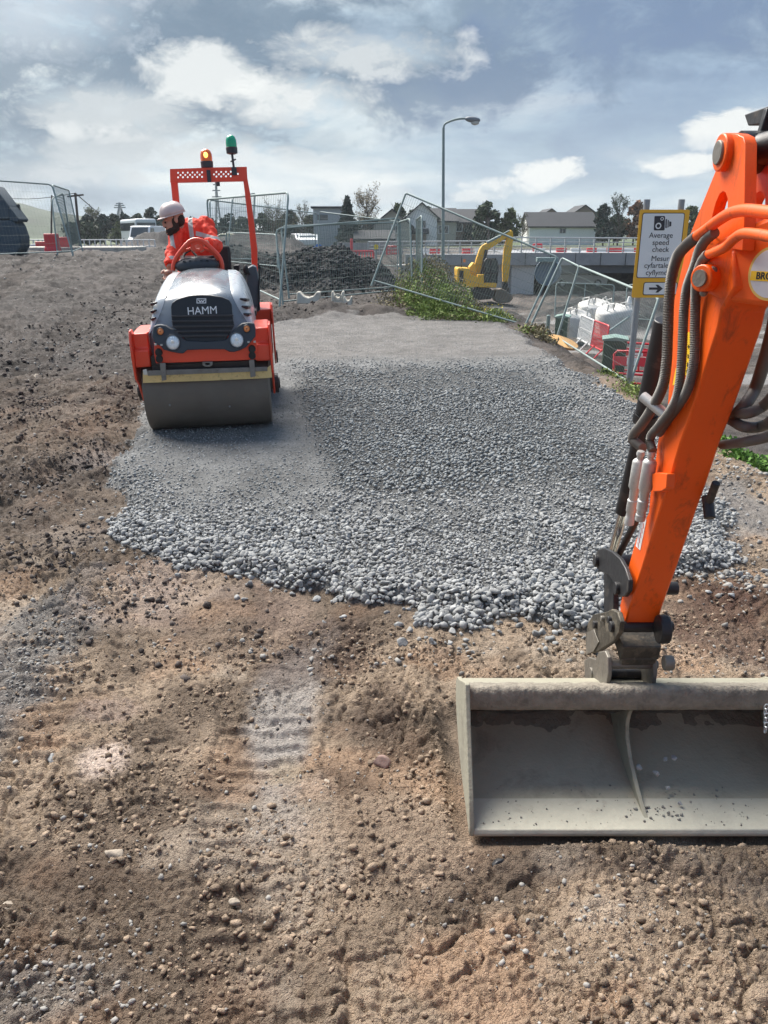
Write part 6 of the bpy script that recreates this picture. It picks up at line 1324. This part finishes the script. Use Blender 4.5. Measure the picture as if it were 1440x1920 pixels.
# ---- trees
bark = pmat('bark', (.075, .06, .048), .95, var=.3, bump=.5, scale=3)
def leafm(nm, c):
    if nm in MATS: return MATS[nm]
    m = pmat(nm, c, .75, var=.3, scale=.7, bump=0, island=.55, spec=.2); return m
LG = leafm('leaf_dark', (.050, .072, .040)); LB = leafm('leaf_blue_dark', (.040, .064, .052)); LO = leafm('leaf_olive', (.11, .115, .05)); LT = leafm('leaf_tan', (.27, .225, .14)); LR = leafm('leaf_russet', (.20, .105, .06)); LM = leafm('leaf_mid', (.085, .11, .045))
def leaves(name, cs, mat, parent, sz, seed, up=.3):
    g = np.random.default_rng(seed); n = len(cs); a = g.normal(size=(n, 3)); a /= np.linalg.norm(a, axis=1)[:, None]; b = np.cross(a, g.normal(size=(n, 3))); b /= np.linalg.norm(b, axis=1)[:, None]
    s = (sz * g.uniform(.6, 1.3, n))[:, None]; V = np.stack([cs - a * s, cs + b * s * .6, cs + a * s, cs - b * s * .6], 1).reshape(-1, 3)
    o = mesh_np(name, V, np.arange(n * 4).reshape(-1, 4), mat, False); o.parent = parent; return o
def tree(u, vt, Y, w_px, kind, mat, lab, seed, n=1300, base=None, grp='trees beyond the site'):
    p = gy(u, Y); h = AY(u, vt, Y).z - p.z; W_ = w_px / F * Y * .96; g = np.random.default_rng(seed); root = thing('tree', lab, 'tree', tuple(p), group=grp, world=False)
    m = MB(); rs = np.random.default_rng(seed + 1); tr = max(.08, h * .022); lean = g.uniform(-.05, .05) * h
    m.tube([(0, 0, -.4), (lean * .2, 0, h * .3), (lean * .6, 0, h * .6), (lean, 0, h * .92)], [tr, tr * .75, tr * .45, tr * .1], 7)
    tips = []
    nl = 13 if kind != 'bare' else 24
    for k in range(nl):
        t0 = g.uniform(.22, .8); a = g.uniform(0, 6.28); L = W_ * .5 * g.uniform(.6, 1.0) * (1 - .55 * max(0, t0 - .3)); p0_ = Vector((lean * t0, 0, h * t0)); rise = h * g.uniform(.10, .26)
        e = p0_ + Vector((math.cos(a) * L, math.sin(a) * L, rise)); mid = p0_.lerp(e, .5) + Vector((0, 0, -.05 * h * g.uniform(0, 1))); m.tube([p0_, mid, e], [tr * .4, tr * .24, tr * .06], 5); tips.append(e)
        for q in range(6 if kind == 'bare' else 2):
            s0 = p0_.lerp(e, g.uniform(.3, .95)); e2 = s0 + Vector((math.cos(a + g.uniform(-1, 1)) * L * .4, math.sin(a + g.uniform(-1, 1)) * L * .4, h * g.uniform(.05, .16))); m.tube([s0, e2], [tr * .14, tr * .03], 3, caps=False); tips.append(e2)
            if kind == 'bare':
                for q2 in range(5): s1 = s0.lerp(e2, g.uniform(.2, 1)); e3 = s1 + Vector((g.uniform(-.12, .12) * W_, g.uniform(-.12, .12) * W_, h * g.uniform(.03, .10))); m.tube([s1, e3], [tr * .07, tr * .02], 3, caps=False); tips.append(e3)
    m.build('trunk', bark, root, smooth=0)
    if kind == 'conifer':
        t_ = g.random(n) ** .8; a = g.random(n) * 6.28; lay = .75 + .25 * np.sin(t_ * 40 + a * 2); rr = (W_ / 2) * (1 - t_) ** .8 * lay * np.sqrt(g.random(n)) + .05; cs = np.stack([np.cos(a) * rr + lean * t_, np.sin(a) * rr, h * (.08 + .92 * t_) - rr * .2], 1)
    else:
        T_ = np.array([tuple(x) for x in tips]); k = g.integers(0, len(T_), n)
        if kind == 'bare': cs = T_[k] + g.normal(size=(n, 3)) * W_ * .035
        else:
            nb = 60; C_ = []
            for _ in range(nb):
                a = g.random() * 6.28; t0 = g.random(); prof_ = math.sin(math.pi * min(1, (t0 * .86 + .14))) ** .55; rr = W_ / 2 * .82 * prof_ * math.sqrt(g.random()); C_.append((math.cos(a) * rr + lean * t0, math.sin(a) * rr, h * (.16 + .76 * t0)))
            C_ = np.array(C_); k = g.integers(0, nb, n); R_ = W_ * g.uniform(.09, .17, nb); d = g.normal(size=(n, 3)); d /= np.linalg.norm(d, axis=1)[:, None]; cs = C_[k] + d * (R_[k] * g.random(n) ** .35)[:, None] * np.array([1, 1, .8])
            cs[:, 2] = np.clip(cs[:, 2], h * .05, h)
    leaves('crown', cs, mat, root, (.26 if kind != 'bare' else .09) * (1.15 if kind == 'conifer' else 1.0) * max(1, W_ / 4) ** .5, seed + 3)
    return root
tree(652, 370, 95, 52, 'conifer', LB, 'dark pointed evergreen tree rising left of centre behind the fence', 1, 2200)
tree(690, 362, 100, 56, 'bare', LT, 'broad bare tan tree behind the dark evergreen', 2, 1300); tree(515, 377, 110, 48, 'bare', LO, 'bare rounded tree right of the roll bar', 3, 500); tree(566, 386, 112, 34, 'bare', LO, 'smaller bare tree between the roll bar and the flat roofed building', 4, 400)
tree(743, 378, 108, 40, 'round', LM, 'mid green tree behind the top of the leaning fence post', 5, 1500); tree(800, 387, 118, 56, 'round', LG, 'low dark rounded tree behind the houses by the lamp post', 6, 1500); tree(772, 390, 116, 34, 'round', LG, 'dark tree left of the lamp post between two others', 7, 900)
tree(912, 378, 100, 56, 'round', LG, 'large dark tree behind the yellow excavator boom', 8, 2400); tree(952, 389, 102, 40, 'round', LM, 'dark tree to the right of the large one behind the excavator', 9, 1600); tree(978, 408, 120, 34, 'bare', LO, 'sparse tree left of the white house', 10, 700)
tree(1130, 380, 110, 40, 'round', LB, 'dark blue-green tree at the right end of the white house', 11, 1300); tree(1157, 372, 112, 36, 'bare', LG, 'thin dark tree between the blue-green and russet trees', 12, 1800); tree(1186, 374, 114, 44, 'round', LR, 'russet autumn tree left of the speed check sign', 13, 1500); tree(1150, 402, 118, 60, 'round', LB, 'low dark tree filling below the thin one near the sign', 14, 1300)
tree(1228, 392, 116, 40, 'round', LO, 'olive tree behind the top of the speed check sign', 15, 1000); tree(1290, 384, 118, 44, 'round', LM, 'green tree between the sign and the orange arm', 16, 1200); tree(1330, 400, 124, 60, 'round', LG, 'dark tree hidden behind the orange arm', 17, 900); tree(1400, 395, 122, 60, 'round', LG, 'dark tree at the far right behind the orange arm ears', 18, 900)
labs = ['dark tree']; xs_l = [(165, 404, 40, LB), (178, 398, 30, LO), (196, 404, 42, LB), (218, 402, 40, LG), (240, 402, 44, LB), (262, 404, 40, LG), (284, 389, 40, LB), (306, 402, 36, LG), (170, 418, 60, LG), (330, 412, 50, LG), (360, 410, 46, LG), (395, 412, 44, LG), (430, 402, 52, LB), (460, 410, 40, LG), (496, 402, 50, LG), (545, 395, 46, LB), (585, 405, 50, LG), (605, 400, 30, LM), (530, 412, 50, LG), (640, 412, 60, LB), (690, 408, 60, LB), (235, 420, 60, LM), (140, 420, 50, LG)]
nm_ = ['first bushy dark tree of the far left row, beside the slim pole', 'thin wispy olive tree in the far left row', 'third dark tree of the far left row left of the pylon', 'dark tree directly below the far pylon', 'dark tree just right of the far pylon', 'dark tree left of the tallest tree of the far left row', 'tallest rounded dark tree left of the operator helmet', 'dark tree right behind the operator helmet', 'low green tree in front of the far left row', 'low dark tree behind the operator back', 'low dark tree at the left of the lattice mast', 'low dark tree at the foot of the lattice mast', 'blue-green tree inside the roll bar frame right of the mast', 'small dark tree beside the right roll bar post', 'dark tree right of the roll bar below the bare rounded tree', 'dark blue-green tree left of the flat roofed building', 'dark tree in front of the flat roofed building', 'small green tree touching the flat roofed building', 'low dark tree right of the roll bar at hedge height', 'dark low tree below the pointed evergreen', 'dark low tree below the broad bare tan tree', 'low mid green tree in front of the coach', 'low dark tree left of the slim pole']
for i, (u, v, w_, mt) in enumerate(xs_l): tree(u, v - 3, 118 + (i * 7) % 13 - (10 if i in (8, 21, 22, 19, 20) else 0), w_, 'bare' if i == 1 else 'round', mt, nm_[i], 40 + i, 1500)
for i, (u, v, w_, mt, lb_) in enumerate([(1240, 420, 50, LG, 'low dark tree behind the lower part of the speed check sign'), (935, 420, 60, LG, 'low dark tree filling behind the excavator stick'), (885, 420, 50, LB, 'low dark tree left of the excavator boom'), (745, 425, 40, LG, 'low shrubby tree beside the cream gabled house')]): tree(u, v, 112, w_, 'round', mt, lb_, 90 + i, 900)

# hedge line and far hills
def hillmesh(name, prof_, Y0, Y1, mat, lab, seed):
    us = np.linspace(-500, 1900, 160); vt = np.interp(us, [a for a, b in prof_], [b for a, b in prof_]); P = []
    for j in range(14):
        t_ = j / 13; Yj = Y0 + (Y1 - Y0) * t_; row = []
        for u, v in zip(us, vt):
            top = AY(u, v, Y1); x = top.x * Yj / Y1 * (1 + .0); z = (top.z) * math.sin(t_ * math.pi / 2) ** 1.3 - 2 * (1 - t_); row.append((x, Yj, z + float(fbm(np.array([x]), np.array([Yj]), Y1 * .08, 3, seed)[0]) * top.z * .05 * t_))
        P.append(row)
    for j in range(1, 6): P.append([(x * (1 + .04 * j), Y1 * (1 + .04 * j), z * (1 - .2 * j) - j) for x, y, z in P[13]])
    m = MB(); m.grid(P); o = m.build(name, mat, None, smooth=180); tag(o, lab, None, kind='structure'); return o
hm_ = pmat('hill_green', (.045, .065, .03), .95, var=.4, scale=.004, bump=0, dirt=.5, dirtcol=(.035, .04, .025), dscale=.03)
hillmesh('hill', [(-500, 360), (-100, 365), (0, 375), (45, 384), (75, 393), (100, 399), (150, 406), (220, 412), (320, 420), (500, 432), (800, 438), (1900, 436)], 330, 600, hm_, 'long green hillside falling from the left', 5)

# ---- weeds on the bank
weed_m = leafm('weed_green', (.19, .25, .07)); weed_d = leafm('weed_brown', (.22, .19, .11)); flow = leafm('yellow_petals', (.75, .62, .04))
def weeds(name, label, regs, mat, seed, sz, hmax, cat='weeds'):
    g = np.random.default_rng(seed); VV = []
    for (u, v, ru, rv, n, hs) in regs:
        cx, cy, rx, ry, _ = gp(u, v, ru, rv, 0); a = np.clip(g.normal(size=(n, 2)) * .55, -1.1, 1.1); x = cx + a[:, 0] * rx; y = cy + a[:, 1] * ry; z = height(x, y, False)
        cl = sst(-.2, .35, fbm(x, y, .35, 2, seed)) ; hgt = hs * (.35 + .65 * cl) * (1 - .35 * np.hypot(a[:, 0], a[:, 1])); t_ = g.random(n) ** .7
        VV.append(np.stack([x + g.normal(size=n) * .03, y + g.normal(size=n) * .03, z + hgt * t_], 1))
    cs = np.concatenate(VV); o = leaves(name, cs, mat, None, sz, seed + 1); tag(o, label, cat, kind='stuff'); return o
weeds('weeds', 'tangled green weeds on the bank behind the far end of the stone pad', [(822, 600, 52, 10, 8000, .5), (885, 607, 50, 5, 3500, .13), (800, 588, 50, 12, 5500, .75), (815, 588, 50, 10, 3500, .6), (925, 610, 30, 5, 1500, .22), (1000, 630, 24, 6, 450, .14)], weed_m, 300, .028, .6)
weeds('dry_weeds', 'brown and olive dead stems standing among the bank weeds', [(805, 582, 50, 14, 10000, .95), (868, 604, 50, 7, 4000, .16), (1010, 634, 24, 8, 900, .25), (755, 590, 50, 10, 1200, .2)], weed_d, 310, .028, .7)
weeds('yellow_flowers', 'yellow flowers at the right end of the bank weeds', [(925, 607, 26, 5, 240, .32), (890, 604, 20, 5, 50, .3)], flow, 320, .016, .3, 'flowers')
weeds('weeds', 'low weeds at the foot of the leaning fence by the sign post', [(1190, 748, 34, 10, 600, .16), (1150, 715, 24, 9, 350, .12)], weed_m, 330, .016, .2); weeds('weeds', 'bright green leafy weeds behind the hoses right of the orange arm', [(1400, 830, 60, 20, 3800, .16), (1440, 800, 50, 26, 3600, .3), (1470, 750, 60, 30, 2500, .3)], leafm('weed_bright', (.10, .20, .04)), 340, .022, .3)

# ---- the damp air over the valley
hz_m = bpy.data.materials.new('damp_air'); hz_m.use_nodes = True; hn = hz_m.node_tree; hn.nodes.clear(); ho = hn.nodes.new('ShaderNodeOutputMaterial'); hv = hn.nodes.new('ShaderNodeVolumePrincipled')
hv.inputs['Color'].default_value = (.80, .86, .92, 1); hv.inputs['Density'].default_value = .0004; hv.inputs['Anisotropy'].default_value = .2; hn.links.new(hv.outputs[0], ho.inputs['Volume'])
m = MB(); m.box((0, 430, 28), (2200, 1300, 68)); o = m.build('haze', hz_m, None, smooth=0); tag(o, 'thin damp haze over the whole valley', None, kind='stuff')
